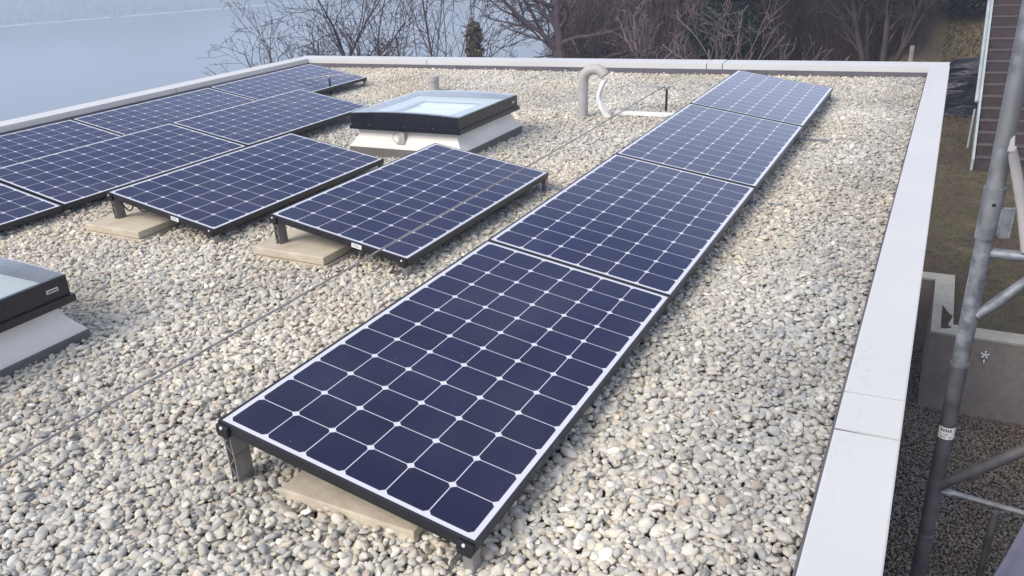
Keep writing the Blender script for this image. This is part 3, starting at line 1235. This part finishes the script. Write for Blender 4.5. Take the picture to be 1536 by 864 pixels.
wr = MB()
for k, (dx, dz) in enumerate(((0.0, 0.0),)):
    pts = [(-1.214 + dx + 0.006 * math.sin(y * 2.1), y, 0.199 + dz + 0.004 * math.sin(y * 1.3 + 1)) for y in np.linspace(-3.6, 5.56, 60)]
    wr.tube(pts, 0.0042, 8)
tag(wr.build('lightning_conductor', M['wire'], smooth=True), 'thin brown lightning conductor wire stretched over the gravel and across the single panel', 'wire')


def rod(loc, label, arm):
    r = empty('conductor_post', loc, label, 'post', 'black posts of the lightning conductor')
    m_ = MB()
    m_.tube([(0, 0, -0.03), (0, 0, 0.178)], 0.0095, 10)
    m_.build('rod', M['plastic'], r)
    m_ = MB()
    m_.box(-0.016, 0.016, -0.016, 0.016, 0.1785, 0.205)
    m_.build('clamp', M['alu'], r, bevel=0.003)
    m_ = MB()
    for pts in arm:
        m_.tube(pts, 0.0038, 6)
    m_.build('wire_arm', M['alu'], r, smooth=True)
    return r


rR = rod((-1.204, 5.55, 0), 'black post beside the long right-hand row, holding the end of the conductor wire', [[(-0.25, 0, 0.205), (-0.1, 0.0, 0.202), (0.0, 0.0, 0.195), (0.05, 0.02, 0.205)], [(-0.25, -0.045, 0.198), (-0.05, -0.045, 0.195), (0.0, 0.0, 0.19)]])
m_ = MB()
m_.box(-0.24, -0.07, -0.05, 0.004, 0.190, 0.1965)
m_.build('clamp_plate', M['pipe'], rR)
rod((-4.835, 5.646, 0), 'black post with bent pale wires between the far panels at the back left', [[(-0.30, -0.16, 0.165), (-0.12, -0.05, 0.185), (0, 0, 0.205), (0.14, 0.0, 0.205), (0.32, -0.01, 0.20)], [(-0.30, -0.02, 0.165), (-0.12, 0.05, 0.185), (0, 0.09, 0.205), (0.14, 0.10, 0.205), (0.32, 0.09, 0.20)]])

m_ = MB()
m_.box(-1.57, -1.00, 5.285, 5.345, 0.0, 0.028)
tag(m_.build('cable_duct', M['wrap'], bevel=0.004), 'flat white cable duct lying on the gravel between swan-neck pipe and panel row', 'cable duct')
# a dry leaf in the gravel
m_ = MB()
lv = [(0, 0, 0.012), (0.014, 0.010, 0.020), (0.030, 0.016, 0.012), (0.044, 0.004, 0.022), (0.034, -0.012, 0.016), (0.016, -0.014, 0.024), (0.020, 0.001, 0.010), (0.05, 0.022, 0.026), (0.006, 0.022, 0.024)]
m_.add(lv, [(0, 6, 1), (1, 6, 2), (2, 6, 3), (3, 6, 4), (4, 6, 5), (5, 6, 0), (2, 3, 7), (0, 1, 8)])
lf = m_.build('dry_leaf', M['leaf_brown'])
lf.location = (0.60, 0.57, 0.006)
so = lf.modifiers.new('thick', 'SOLIDIFY')
so.thickness = 0.0012
tag(lf, 'curled reddish brown leaf on the gravel beside the right-hand coping', 'leaf')

# ------------------------------------------------------------------ retaining wall, tap
rw = empty('retaining_wall', (1.3, 8.7, PIT), 'stepped concrete retaining wall with pale top, right of the building', 'wall')
RO = Vector(rw.location)
m_ = MB()
zt = LAWN + 0.0
m_.box(1.115, 5.5, 8.52, 8.775, PIT - 0.2, zt)
m_.box(1.115, 1.315, 8.776, 10.40, PIT - 0.2, zt)
m_.box(0.80, 1.1145, 10.19, 10.40, PIT - 0.2, zt)
o = m_.build('wall_body', M['conc_dark'], rw)
o.location = -RO
m_ = MB()
pl = [(1.105, 8.51), (5.5, 8.51), (5.5, 8.785), (1.325, 8.785), (1.325, 10.41), (0.80, 10.41), (0.80, 10.18), (1.105, 10.18)]
m_.prism(pl, 'z', zt + 0.001, zt + 0.03)
o = m_.build('wall_cap', M['conc_light'], rw)
o.location = -RO
tp = empty('garden_tap', (1.665, 8.515, -3.19), 'small metal garden tap with star handle on the retaining wall', 'tap')
m_ = MB()
m_.tube([(0, 0, 0), (0, -0.05, 0), (0, -0.075, -0.012), (0, -0.08, -0.06)], 0.011, 10)
m_.tube([(0, -0.045, 0), (0, -0.045, 0.045)], 0.008, 8)
m_.build('spout', M['brass'], tp, smooth=True)
m_ = MB()
for k in range(5):
    a = k * 2 * math.pi / 5 + 0.3
    m_.tube([(0, -0.05, 0.05), (0.042 * math.cos(a), -0.06, 0.05 + 0.042 * math.sin(a))], [0.008, 0.010], 8)
m_.build('handle', M['white'], tp, smooth=True)

# ------------------------------------------------------------------ scaffold
sc = empty('scaffold', (0.99, 1.47, PIT), 'galvanised scaffold frame standing just outside the right-hand parapet', 'scaffold')
SO = Vector(sc.location)


def spart(m__, name, mat, parent=None, **k):
    o = m__.build(name, mat, parent or sc, **k)
    if parent is None:
        o.location = -SO
    return o


def pole(z):
    return Vector((0.966 - 0.008 * z, 1.47, z))


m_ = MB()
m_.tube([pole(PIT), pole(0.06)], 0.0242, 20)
spart(m_, 'standard', M['galv_dark'], smooth=True)  # separate tube, with the shade on its lower length put into its colour
m_ = MB()
m_.tube([pole(0.0602), pole(0.50)], 0.0242, 20)
spart(m_, 'standard', M['galv'], smooth=True)
m_ = MB()
m_.tube([pole(0.485), pole(2.6)], 0.0245, 20)
m_.tube([pole(0.486), pole(0.64)], 0.0285, 20)
m_.tube([pole(0.636), pole(0.642)], 0.0295, 20)
spart(m_, 'standard', M['galv'], smooth=True)
m_ = MB()
p = pole(0.595)
m_.tube([p + Vector((0.004, -0.0275, 0)), p + Vector((0.004, -0.0292, 0))], 0.0055, 10)
spart(m_, 'pin_hole', M['plastic'])
m_ = MB()
p = pole(0.54)
m_.box(p.x + 0.030, p.x + 0.056, p.y - 0.02, p.y - 0.012, p.z - 0.045, p.z + 0.048)
m_.box(p.x + 0.022, p.x + 0.032, p.y - 0.014, p.y + 0.012, p.z - 0.04, p.z + 0.04)
m_.box(p.x + 0.052, p.x + 0.060, p.y - 0.0265, p.y - 0.012, p.z - 0.042, p.z + 0.052)
spart(m_, 'wedge_plate', M['galv'], bevel=0.002)
m_ = MB()
m_.tube([pole(0.055), pole(0.066)], 0.0265, 20)
m_.tube([pole(-0.62), pole(-0.612)], 0.0255, 20)
spart(m_, 'collar', M['galv'], smooth=True)
m_ = MB()
m_.tube([pole(0.44) + Vector((0.02, 0, 0)), (1.9, 1.47, 0.425)], 0.0155, 14)
spart(m_, 'ledger', M['galv'], smooth=True)
m_ = MB()
m_.tube([pole(0.235) + Vector((0.02, -0.005, 0)), (1.9, 1.44, 1.05 + 0.33)], 0.0165, 14)
spart(m_, 'brace', M['galv'], smooth=True)
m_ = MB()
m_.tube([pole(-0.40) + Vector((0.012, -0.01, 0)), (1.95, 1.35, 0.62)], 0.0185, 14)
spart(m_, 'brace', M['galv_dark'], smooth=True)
m_ = MB()
m_.tube([pole(-0.425) + Vector((0.012, 0.0, 0)), (1.95, 1.47, -0.50)], 0.0105, 12)
m_.tube([pole(-0.425) + Vector((0.014, 0.0, -0.004)), pole(-0.425) + Vector((0.05, 0.0, -0.006))], 0.0145, 12)
spart(m_, 'ledger', M['galv'], smooth=True)
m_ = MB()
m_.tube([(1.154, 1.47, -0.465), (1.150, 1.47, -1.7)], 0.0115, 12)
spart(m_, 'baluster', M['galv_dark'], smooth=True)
m_ = MB()
m_.tube([(0.978, 1.40, 0.775), (0.985, 1.42, 0.745), (1.00, 1.44, 0.70), (1.032, 1.45, 0.60), (1.07, 1.46, 0.46)], [0.008, 0.0125, 0.014, 0.0145, 0.0145], 12)
m_.hexa([(0.966, 1.395, 0.765), (0.982, 1.395, 0.765), (0.984, 1.405, 0.76), (0.968, 1.405, 0.76)], [(0.968, 1.395, 0.80), (0.976, 1.395, 0.81), (0.978, 1.402, 0.81), (0.970, 1.402, 0.80)])
spart(m_, 'hooked_rail', M['pipe'], smooth=True)
# paper label wrapped round the pole
m_ = MB()
pc = pole(-0.19)
ang = [-2.75 + i * 0.24 for i in range(12)]
vs = []
for z in (-0.022, 0.022):
    for a in ang:
        q = pole(-0.19 + z)
        vs.append((q.x + 0.0247 * math.cos(a), q.y + 0.0247 * math.sin(a), q.z))
m_.add(vs, [(i, i + 1, i + 13, i + 12) for i in range(11)])
lb = m_.build('label_sticker', M['white'], sc)
lb.location = -SO
m_ = MB()
for (z0, z1, segs) in ((0.006, 0.017, ((0, 1), (1.4, 2.1), (2.5, 3.3), (3.7, 4.4), (4.8, 5.6))), (-0.006, -0.002, ((0.2, 2.2), (2.6, 4.0))), (-0.016, -0.012, ((0.2, 1.6), (2.0, 3.0), (4.9, 5.9)))):
    for (s0, s1) in segs:
        a0, a1 = -2.35 + s0 * 0.24, -2.35 + s1 * 0.24
        q0, q1 = pole(-0.19 + z0), pole(-0.19 + z1)
        m_.add([(q0.x + 0.0251 * math.cos(a0), q0.y + 0.0251 * math.sin(a0), q0.z), (q0.x + 0.0251 * math.cos(a1), q0.y + 0.0251 * math.sin(a1), q0.z),
                (q1.x + 0.0251 * math.cos(a1), q1.y + 0.0251 * math.sin(a1), q1.z), (q1.x + 0.0251 * math.cos(a0), q1.y + 0.0251 * math.sin(a0), q1.z)], [(0, 1, 2, 3)])
m_.build('print', M['ink'], lb)

# draped cloth at the lower right, hung over the lower scaffold rail
nu, nv = 26, 26
vs = []
for j in range(nv):
    t = j / (nv - 1)                   # 0 bottom, 1 top
    for i in range(nu):
        s = i / (nu - 1)
        # hangs from the upper ledger, its left hem flaring out towards the bottom
        hang = min(t / 0.94, 1.0)
        x = 1.130 + 0.26 * hang + (0.72 - 0.22 * hang) * s + 0.012 * math.sin(t * 9)
        y = 1.33 + 0.035 * math.sin(s * 17 + t * 2.2) * (1 - 0.8 * hang) + 0.015 * math.sin(t * 7 + s * 4) * (1 - hang)
        z = -0.80 + 1.262 * hang
        y += 0.115 * sstep(0.75, 1.0, hang)
        if t > 0.94:
            y += 0.06 * (t - 0.94) / 0.06
        vs.append((x, y, z))
m_ = MB()
m_.add(vs, [(j * nu + i, j * nu + i + 1, (j + 1) * nu + i + 1, (j + 1) * nu + i) for j in range(nv - 1) for i in range(nu - 1)])
cl = m_.build('draped_cloth', M['cloth'], smooth=True)
so = cl.modifiers.new('thick', 'SOLIDIFY')
so.thickness = 0.004
tag(cl, 'lavender grey cloth hung on the scaffold, in the bottom right photo corner', 'cloth')

# ------------------------------------------------------------------ garden stairs
st = empty('garden_stairs', (1.50, 16.35, LAWN), 'steep dark timber stairs with pale stringer climbing the bank at right', 'stairs', None, rad(1.6))
rise, run, wd = 0.188, 0.21, 1.9
NS = 22
for i in range(NS):
    m_ = MB()
    z0, y0 = i * rise, i * run
    m_.box(0.05, wd, y0, y0 + run - 0.012, z0 - 0.25, z0 + rise - 0.021)
    so_ = m_.build('step_riser', M['stair_dark'], st)
    m_ = MB()
    m_.box(0.045, wd, y0 - 0.012, y0 + run - 0.013, z0 + rise - 0.020, z0 + rise)
    m_.build('step_tread', M['stair_edge'], st, bevel=0.004)
ln = NS
for (xx, mat, nm) in ((0.0, M['stringer'], 'stringer'), (wd + 0.005, M['stringer'], 'stringer')):
    m_ = MB()
    a_ = -0.05
    m_.hexa([(xx, a_, -0.1), (xx + 0.04, a_, -0.1), (xx + 0.04, ln * run, ln * rise - 0.14), (xx, ln * run, ln * rise - 0.14)],
            [(xx, a_, 0.16), (xx + 0.04, a_, 0.16), (xx + 0.04, ln * run, ln * rise + 0.16), (xx, ln * run, ln * rise + 0.16)])
    m_.build(nm, mat, st)
m_ = MB()
m_.tube([(-0.03, 1.1, 1.1 / run * rise + 0.02), (-0.03, ln * run, ln * rise + 0.24)], 0.035, 8)
m_.tube([(-0.03, 1.15, 0.1), (-0.03, 1.15, 0.86)], 0.02, 8)
m_.build('handrail', M['stringer'], st)

# black wrapped stack and timber post on the lawn
bx = empty('wrapped_stack', (1.33, 21.3, terrain_h(np.array(1.3), np.array(21.3)).item()), 'black foil wrapped stack on the lawn behind the back right roof corner', 'stack')
nb = 14
m_ = MB()
vs = []
for k in range(3):
    pass
gx = np.linspace(-0.42, 0.42, nb)
gz = np.linspace(0, 1.22, nb)
ring = [(-0.42, -0.4), (0.0, -0.44), (0.36, -0.42), (0.43, -0.2), (0.42, 0.3), (0.2, 0.42), (-0.3, 0.4), (-0.44, 0.1)]
for j, z in enumerate(np.linspace(0, 1.15, 8)):
    for (a_, b_) in ring:
        k = 1 + 0.05 * math.sin(z * 9 + a_ * 7)
        vs.append((a_ * k + random.uniform(-0.02, 0.02), b_ * k + random.uniform(-0.02, 0.02), z + random.uniform(-0.02, 0.02)))
for (a_, b_) in ring:
    vs.append((a_ * 0.75, b_ * 0.75, 1.24 + random.uniform(-0.03, 0.05)))
n8 = len(ring)
fs = [(j * n8 + i, j * n8 + (i + 1) % n8, (j + 1) * n8 + (i + 1) % n8, (j + 1) * n8 + i) for j in range(8) for i in range(n8)] + [tuple(8 * n8 + i for i in range(n8))]
m_.add(vs, fs)
m_.build('foil_wrap', M['foil'], bx, smooth=False)
m_ = MB()
m_.tube([(-0.46, -0.46, 0.08), (0, -0.5, 0.1), (0.44, -0.46, 0.07)], 0.008, 5)
m_.tube([(-0.45, -0.43, 0.9), (0, -0.49, 0.97), (0.44, -0.45, 0.92)], 0.006, 5)
m_.build('strap', M['render'], bx)
m_ = MB()
m_.box(-0.042, 0.042, -0.042, 0.042, -0.1, 1.86)
po = m_.build('timber_post', M['timber'], bevel=0.008)
po.location = (0.14, 19.0, LAWN)
tag(po, 'lone grey timber post sticking up behind the back parapet near its right corner', 'post')

# grass tufts on the lawn
n = 70000
gx = rng.uniform(0.7, 6.5, n)
gy = rng.uniform(8.8, 34, n)
ok = ~((gx > 1.45) & (gx < 3.6) & (gy > 16.3) & (gy < 22.2)) & ~((gx < 1.34) & (gy < 10.42))
gx, gy = gx[ok], gy[ok]
n = len(gx)
gz = terrain_h(gx, gy) - 0.01
a = rng.uniform(0, 6.283, n)
hgt = rng.uniform(0.02, 0.055, n) * (1 + sstep(20, 28, gy) * 1.5)
wdt = rng.uniform(0.004, 0.012, n) * (1 + sstep(14, 24, gy))
ln_ = rng.normal(0, 0.04, (n, 2))
b0 = np.stack([gx - wdt * np.cos(a), gy - wdt * np.sin(a), gz], -1)
b1 = np.stack([gx + wdt * np.cos(a), gy + wdt * np.sin(a), gz], -1)
tp_ = np.stack([gx + ln_[:, 0], gy + ln_[:, 1], gz + hgt], -1)
V = np.stack([b0, b1, tp_], 1).reshape(-1, 3)
gm = NT('dry_grass_blades')
gm.base(gm.ramp(gm.noise(gm.pos(), 0.8, 5, 0.7), (0.35, (0.070, 0.050, 0.032)), (0.5, (0.085, 0.072, 0.034)), (0.7, (0.16, 0.118, 0.062))))
gm.rough(0.9)
tag(npmesh('lawn_grass', V, np.arange(3 * n).reshape(-1, 3), gm.m), 'patchy yellow brown winter grass beside and behind the retaining wall', 'grass', kind='stuff')


# ------------------------------------------------------------------ trees
def grow(p, d, L, r, lev, P, out, leaves):
    """p start, d unit direction, L length, r radius"""
    nseg = P['seg'][lev]
    pts = [p.copy()]
    rs = [r]
    step = L / nseg
    dd = d.copy()
    endr = max(P['rmin'], r * (0.45 if lev < P['levels'] else 0.5))
    for i in range(nseg):
        wv = np.array([random.gauss(0, 1), random.gauss(0, 1), random.gauss(0, 1)]) * P['wander'][lev]
        dd = dd + wv + np.array([0, 0, P['up'][lev]])
        dd /= np.linalg.norm(dd)
        pts.append(pts[-1] + dd * step)
        rs.append(r + (endr - r) * (i + 1) / nseg)
    out.append((np.array(pts), np.array(rs)))
    if lev == P['levels']:
        if P.get('leaf', 0) > random.random():
            for _ in range(P.get('leafn', 2)):
                k = random.randint(1, nseg)
                leaves.append(pts[k] + np.array([random.gauss(0, .02), random.gauss(0, .02), random.gauss(0, .02)]))
        return
    nch = P['kids'][lev]
    for c in range(nch):
        t = P['first'][lev] + (1 - P['first'][lev]) * (c + random.random() * 0.9) / nch
        t = min(t, 1.0)
        k = min(int(t * nseg), nseg - 1)
        fr = t * nseg - k
        q = pts[k] * (1 - fr) + pts[k + 1] * fr
        rr = rs[k] * (1 - fr) + rs[k + 1] * fr
        dl = pts[k + 1] - pts[k]
        dl = dl / np.linalg.norm(dl)
        ax = np.cross(dl, np.array([random.gauss(0, 1), random.gauss(0, 1), random.gauss(0, 1)]))
        ax /= np.linalg.norm(ax) + 1e-9
        an = rad(random.uniform(*P['ang'][lev]))
        nd = dl * math.cos(an) + ax * math.sin(an)
        grow(q, nd / np.linalg.norm(nd), L * random.uniform(*P['len'][lev]) * (1 - 0.35 * t), max(P['rmin'], rr * P['rr']), lev + 1, P, out, leaves)


def tube_arrays(lines):
    V, F = [], []
    base = 0
    for pts, rs in lines:
        n_ = len(pts)
        k = 8 if rs[0] > 0.05 else (5 if rs[0] > 0.018 else 3)
        d = np.gradient(pts, axis=0)
        d /= np.linalg.norm(d, axis=1)[:, None] + 1e-9
        ref = np.array([0.31, 0.87, 0.38]) if abs(d[0] @ np.array([0.31, 0.87, 0.38])) < 0.9 else np.array([1., 0, 0])
        u = np.cross(d, ref)
        u /= np.linalg.norm(u, axis=1)[:, None] + 1e-9
        v = np.cross(d, u)
        a_ = np.arange(k) * 2 * math.pi / k
        ringv = pts[:, None] + (u[:, None] * np.cos(a_)[None, :, None] + v[:, None] * np.sin(a_)[None, :, None]) * rs[:, None, None]
        V.append(ringv.reshape(-1, 3))
        i = np.arange(n_ - 1)[:, None] * k
        j = np.arange(k)[None]
        f = np.stack([i + j, i + (j + 1) % k, i + k + (j + 1) % k, i + k + j], -1).reshape(-1, 4) + base
        F.append(f)
        base += n_ * k
    return np.concatenate(V), np.concatenate(F)


def leaf_faces(pts, size, n_per=1, spread=0.0):
    pts = np.repeat(np.asarray(pts), n_per, 0)
    n_ = len(pts)
    c = pts + rng.normal(0, spread, (n_, 3)) if spread else pts
    u = rng.normal(0, 1, (n_, 3))
    u /= np.linalg.norm(u, axis=1)[:, None]
    v = np.cross(u, rng.normal(0, 1, (n_, 3)))
    v /= np.linalg.norm(v, axis=1)[:, None]
    s = (size * rng.uniform(0.6, 1.4, n_))[:, None]
    q = np.stack([c - u * s, c + v * s * 0.5, c + u * s, c - v * s * 0.5], 1)
    return q.reshape(-1, 3), np.arange(n_ * 4).reshape(-1, 4)


BASE = dict(levels=4, seg=[7, 8, 7, 5, 4], wander=[0.05, 0.10, 0.14, 0.16, 0.18], up=[0.02, 0.05, 0.05, 0.03, 0.02],
            kids=[6, 7, 6, 5], first=[0.35, 0.2, 0.15, 0.15], ang=[(22, 50), (25, 55), (30, 60), (30, 65)],
            len=[(0.75, 1.0), (0.5, 0.75), (0.42, 0.65), (0.4, 0.65)], rr=0.62, rmin=0.0065)


def bare_tree(name, loc, stems, P, mats, label, group=None, leafmat=None, leafsize=0.03, cat='tree'):
    """stems: list of (dx, dy, dirx, diry, dirz, length, radius)"""
    root = empty(name, loc, label, cat, group)
    trunk, crown, leaves = [], [], []
    for (dx, dy, ax, ay, az, L, r) in stems:
        out = []
        d = np.array([ax, ay, az], float)
        grow(np.array([dx, dy, -0.15]), d / np.linalg.norm(d), L, r, 0, P, out, leaves)
        trunk.append(out[0])
        crown += out[1:]
    v, f = tube_arrays(trunk)
    npmesh('trunk', v, f, mats[0], root, smooth=True)
    v, f = tube_arrays(crown)
    npmesh('crown', v, f, mats[1], root, smooth=True)
    if leafmat and leaves:
        v, f = leaf_faces(leaves, leafsize)
        npmesh('foliage', v, f, leafmat, root)
    return root


def gz_at(x, y):
    return float(terrain_h(np.array(float(x)), np.array(float(y))))


def PX(**k):
    q = dict(BASE)
    q.update(k)
    return q


TG = 'leafless trees beyond the roof'
# T1: broad multi-stem tree over the back left corner of the roof
x, y = -14.4, 19.0
g = gz_at(x, y)
H1 = -g - 1.2
bare_tree('bare_tree', (x, y, g), [(-0.3, 0, -0.28, 0.1, 1, H1 * 0.9, 0.10), (0.0, 0.1, -0.25, 0, 1, H1 * 1.05, 0.12), (0.3, 0, 0.05, 0.1, 1, H1 * 1.1, 0.12), (0.6, -0.1, 0.22, -0.1, 1, H1, 0.10), (-0.5, 0.3, -0.42, 0.3, 1, H1 * 0.85, 0.08)],
          PX(kids=[6, 6, 4, 3], wander=[0.09, 0.13, 0.16, 0.18, 0.2], first=[0.45, 0.15, 0.15, 0.15], len=[(0.4, 0.65), (0.5, 0.75), (0.42, 0.65), (0.4, 0.65)], ang=[(35, 65), (30, 60), (30, 60), (30, 65)]), (M['bark_dark'], M['bark_dark']), 'broad leafless tree with many dark stems behind the back left roof corner', TG)
# T2: small tree with clinging withered leaves
x, y = -13.2, 20.5
g = gz_at(x, y)
H2 = -g - 1.7
bare_tree('bare_tree', (x, y, g), [(0, 0, -0.12, 0, 1, H2, 0.07), (0.1, 0, 0.14, 0, 1, H2, 0.06), (0, 0.1, -0.3, 0.1, 1, H2, 0.05)],
          PX(levels=3, kids=[6, 5, 5], first=[0.5, 0.15, 0.1, 0.1], ang=[(25, 50), (30, 55), (30, 60), (30, 60)], wander=[0.08, 0.12, 0.15, 0.18, 0.2], leaf=0.8, leafn=4), (M['bark_dark'], M['bark_dark']), 'small leafless tree with withered leaves still on its twigs, second from the left', TG, M['leaf_dead'], 0.028)
# T3: slender stems
x, y = -11.9, 19.5
g = gz_at(x, y)
H3 = -g - 0.6
bare_tree('bare_tree', (x, y, g), [(0, 0, -0.10, 0, 1, H3, 0.05), (0.35, 0, 0.03, 0, 1, H3 * 1.25, 0.05), (0.15, 0.1, 0.06, 0, 1, H3 * 0.9, 0.04)],
          PX(levels=3, wander=[0.06, 0.12, 0.15, 0.18, 0.2], kids=[6, 4, 3], ang=[(15, 35), (20, 45), (25, 55), (30, 60)], len=[(0.35, 0.55), (0.4, 0.6), (0.4, 0.6), (0.4, 0.6)]), (M['bark_dark'], M['bark_dark']), 'slender thin-stemmed leafless sapling left of the olive conifer', TG)
# T5: big dark tree
x, y = -8.6, 21.0
g = gz_at(x, y)
H5 = -g - 0.6
bare_tree('bare_tree', (x, y, g), [(0, 0, 0.04, 0, 1, H5 * 1.45, 0.21)],
          PX(kids=[16, 7, 6, 4], rr=0.5, first=[0.32, 0.12, 0.12, 0.12], ang=[(40, 80), (25, 55), (30, 60), (30, 65)], len=[(0.42, 0.66), (0.45, 0.7), (0.42, 0.65), (0.4, 0.65)], up=[0.02, 0.02, 0.03, 0.02, 0.02], leaf=0.12, leafn=2),
          (M['bark_dark'], M['bark_dark']), 'biggest dark leafless tree with thick trunk, right of the open lake gap', TG, M['leaf_dead'], 0.035)
# T6: pale forked tree
x, y = -5.35, 18.0
g = gz_at(x, y)
H6 = -g - 0.9
bare_tree('bare_tree', (x, y, g), [(0, 0, 0.02, 0, 1, H6 * 0.82, 0.11)],
          PX(kids=[7, 4, 4, 2], first=[0.75, 0.15, 0.15, 0.15], ang=[(25, 60), (25, 50), (30, 60), (30, 60)], len=[(0.9, 1.25), (0.5, 0.75), (0.4, 0.6), (0.4, 0.6)]),
          (M['bark_pale'], M['bark_pale']), 'pale leafless tree forking low just above the back parapet', TG)
# T7: pale low branches before the conifer
x, y = -3.4, 16.5
g = gz_at(x, y)
H7 = -g - 0.5
bare_tree('bare_tree', (x, y, g), [(0, 0, -0.5, 0, 1, H7 * 0.75, 0.05), (0.1, 0, 0.35, 0, 1, H7 * 0.9, 0.05), (0.1, 0.1, 0.75, 0.1, 1, H7 * 0.85, 0.045), (0, 0, -0.1, 0.1, 1, H7 * 0.9, 0.05)],
          PX(levels=3, kids=[5, 4, 3], rmin=0.007), (M['bark_pale'], M['bark_pale']), 'low leafless shrub with pale crooked branches in front of the dark conifer', TG, cat='shrub')
# multi-stem dark shrub tree near the timber post
x, y = -0.75, 22.5
g = gz_at(x, y)
bare_tree('bare_tree', (x, y, g), [(0, 0, -0.3, 0, 1, 3.4, 0.09), (0.1, 0, 0.1, 0, 1, 3.6, 0.10), (0.2, 0, 0.2, 0, 1, 3.2, 0.08), (-0.1, 0.1, -0.1, 0.2, 1, 3.4, 0.08)],
          PX(kids=[8, 7, 6, 4], rmin=0.007, ang=[(15, 35), (20, 45), (25, 50), (30, 60)], len=[(0.45, 0.65), (0.45, 0.7), (0.42, 0.65), (0.4, 0.65)]), (M['twig_dark'], M['twig_dark']), 'dark brown many-stemmed leafless tree just left of the timber post', TG)


def conifer(name, loc, h, r, n_clump, mat, label, group=None, column=True, cat='tree'):
    root = empty(name, loc, label, cat, group)
    v, f = tube_arrays([(np.array([(0, 0, -0.1), (0.03, 0, h * 0.5), (0, 0.02, h * 0.96)]), np.array([r * 0.10, r * 0.06, 0.012]))])
    npmesh('trunk', v, f, M['bark_dark'], root, smooth=True)
    cl = []
    for _ in range(n_clump):
        t = random.random() ** 0.8
        z = h * (0.04 + 0.96 * t)
        prof = (1 - t ** (2.6 if column else 1.2)) * (0.75 + 0.25 * math.sin(t * 23))
        a_ = random.random() * 6.283
        rr = r * prof * (0.35 + 0.65 * math.sqrt(random.random()))
        rr *= 1 + 0.28 * math.sin(a_ * 3 + z * 2.1)
        cl.append((rr * math.cos(a_), rr * math.sin(a_), z))
    cl = np.array(cl)
    v, f = leaf_faces(cl, 0.06, 16, 0.085)
    npmesh('crown', v, f, mat, root)
    return root


x, y = -4.25, 21.5
conifer('conifer', (x, y, gz_at(x, y)), -gz_at(x, y) + 2.2, 0.95, 2600, M['needle'], 'dark green column-shaped conifer among the brown thicket')
x, y = -11.05, 20.0
conifer('conifer', (x, y, gz_at(x, y)), -gz_at(x, y) - 0.75, 0.42, 900, M['leaf_olive'], 'small olive green conifer against the lake, with a thin bare tip')
x, y = 1.2, 26.6
conifer('evergreen_shrub', (x, y, gz_at(x, y)), 3.6, 0.85, 2600, M['evergreen'], 'dark evergreen bush at the top of the grass bank beside the stairs', cat='shrub')


# ------------------------------------------------------------------ thicket: a mass of leafless twigs behind the roof
def thicket(name, n_, xf, hmax, mats, label, lean=0.25):
    L = []
    xs_, ys_ = xf(n_)
    zz = terrain_h(xs_, ys_)
    t = rng.random(n_)
    z0 = zz + hmax(xs_) * t * 0.85
    ln__ = rng.uniform(0.5, 1.5, n_) * (1.1 - 0.5 * t)
    d = np.stack([rng.normal(0, lean, n_), rng.normal(0, lean, n_), np.ones(n_)], -1)
    d /= np.linalg.norm(d, axis=1)[:, None]
    bend = rng.normal(0, 0.12, (n_, 3))
    p0 = np.stack([xs_, ys_, z0], -1)
    p1 = p0 + d * (ln__ * 0.5)[:, None] + bend * 0.5
    p2 = p0 + d * ln__[:, None] + bend * 1.4
    r0 = rng.uniform(0.006, 0.013, n_) * (1 - 0.3 * t)
    V = []
    for p_, k in ((p0, 1.0), (p1, 0.8), (p2, 0.4)):
        for a_ in (0, 2.094, 4.189):
            V.append(p_ + np.stack([np.cos(a_) * r0 * k, np.sin(a_) * r0 * k, np.zeros(n_)], -1))
    V = np.stack(V, 1)
    fq = np.array([(s * 3 + j, s * 3 + (j + 1) % 3, s * 3 + 3 + (j + 1) % 3, s * 3 + 3 + j) for s in range(2) for j in range(3)])
    F = fq[None] + (np.arange(n_) * 9)[:, None, None]
    mi = np.repeat(rng.integers(0, len(mats), n_), 6)
    return tag(npmesh(name, V.reshape(-1, 3), F.reshape(-1, 4), mats, mi=mi), label, 'thicket', kind='stuff')


def in_az(a0, a1, r0, r1):
    def f(n_):
        a_ = np.radians(rng.uniform(a0, a1, n_))
        r_ = rng.uniform(r0, r1, n_)
        return CAM.x + r_ * np.sin(a_), CAM.y + r_ * np.cos(a_)
    return f


thicket('twig_thicket', 52000, in_az(-23.5, -9.0, 25, 31), lambda x: 4.4 + 0.9 * np.sin(x * 1.7) + 0.6 * np.sin(x * 4.1), [M['twig_red'], M['twig_brown'], M['bark_dark'], M['twig_red']],
        'mass of reddish brown leafless twigs behind the pale trees')
thicket('twig_thicket', 62000, in_az(-10.5, -1.2, 25.5, 32), lambda x: 5.0 + 0.8 * np.sin(x * 2.3), [M['twig_brown'], M['twig_brown'], M['bark_dark']],
        'dense dark brown leafless hedge-like mass left of the grass bank')
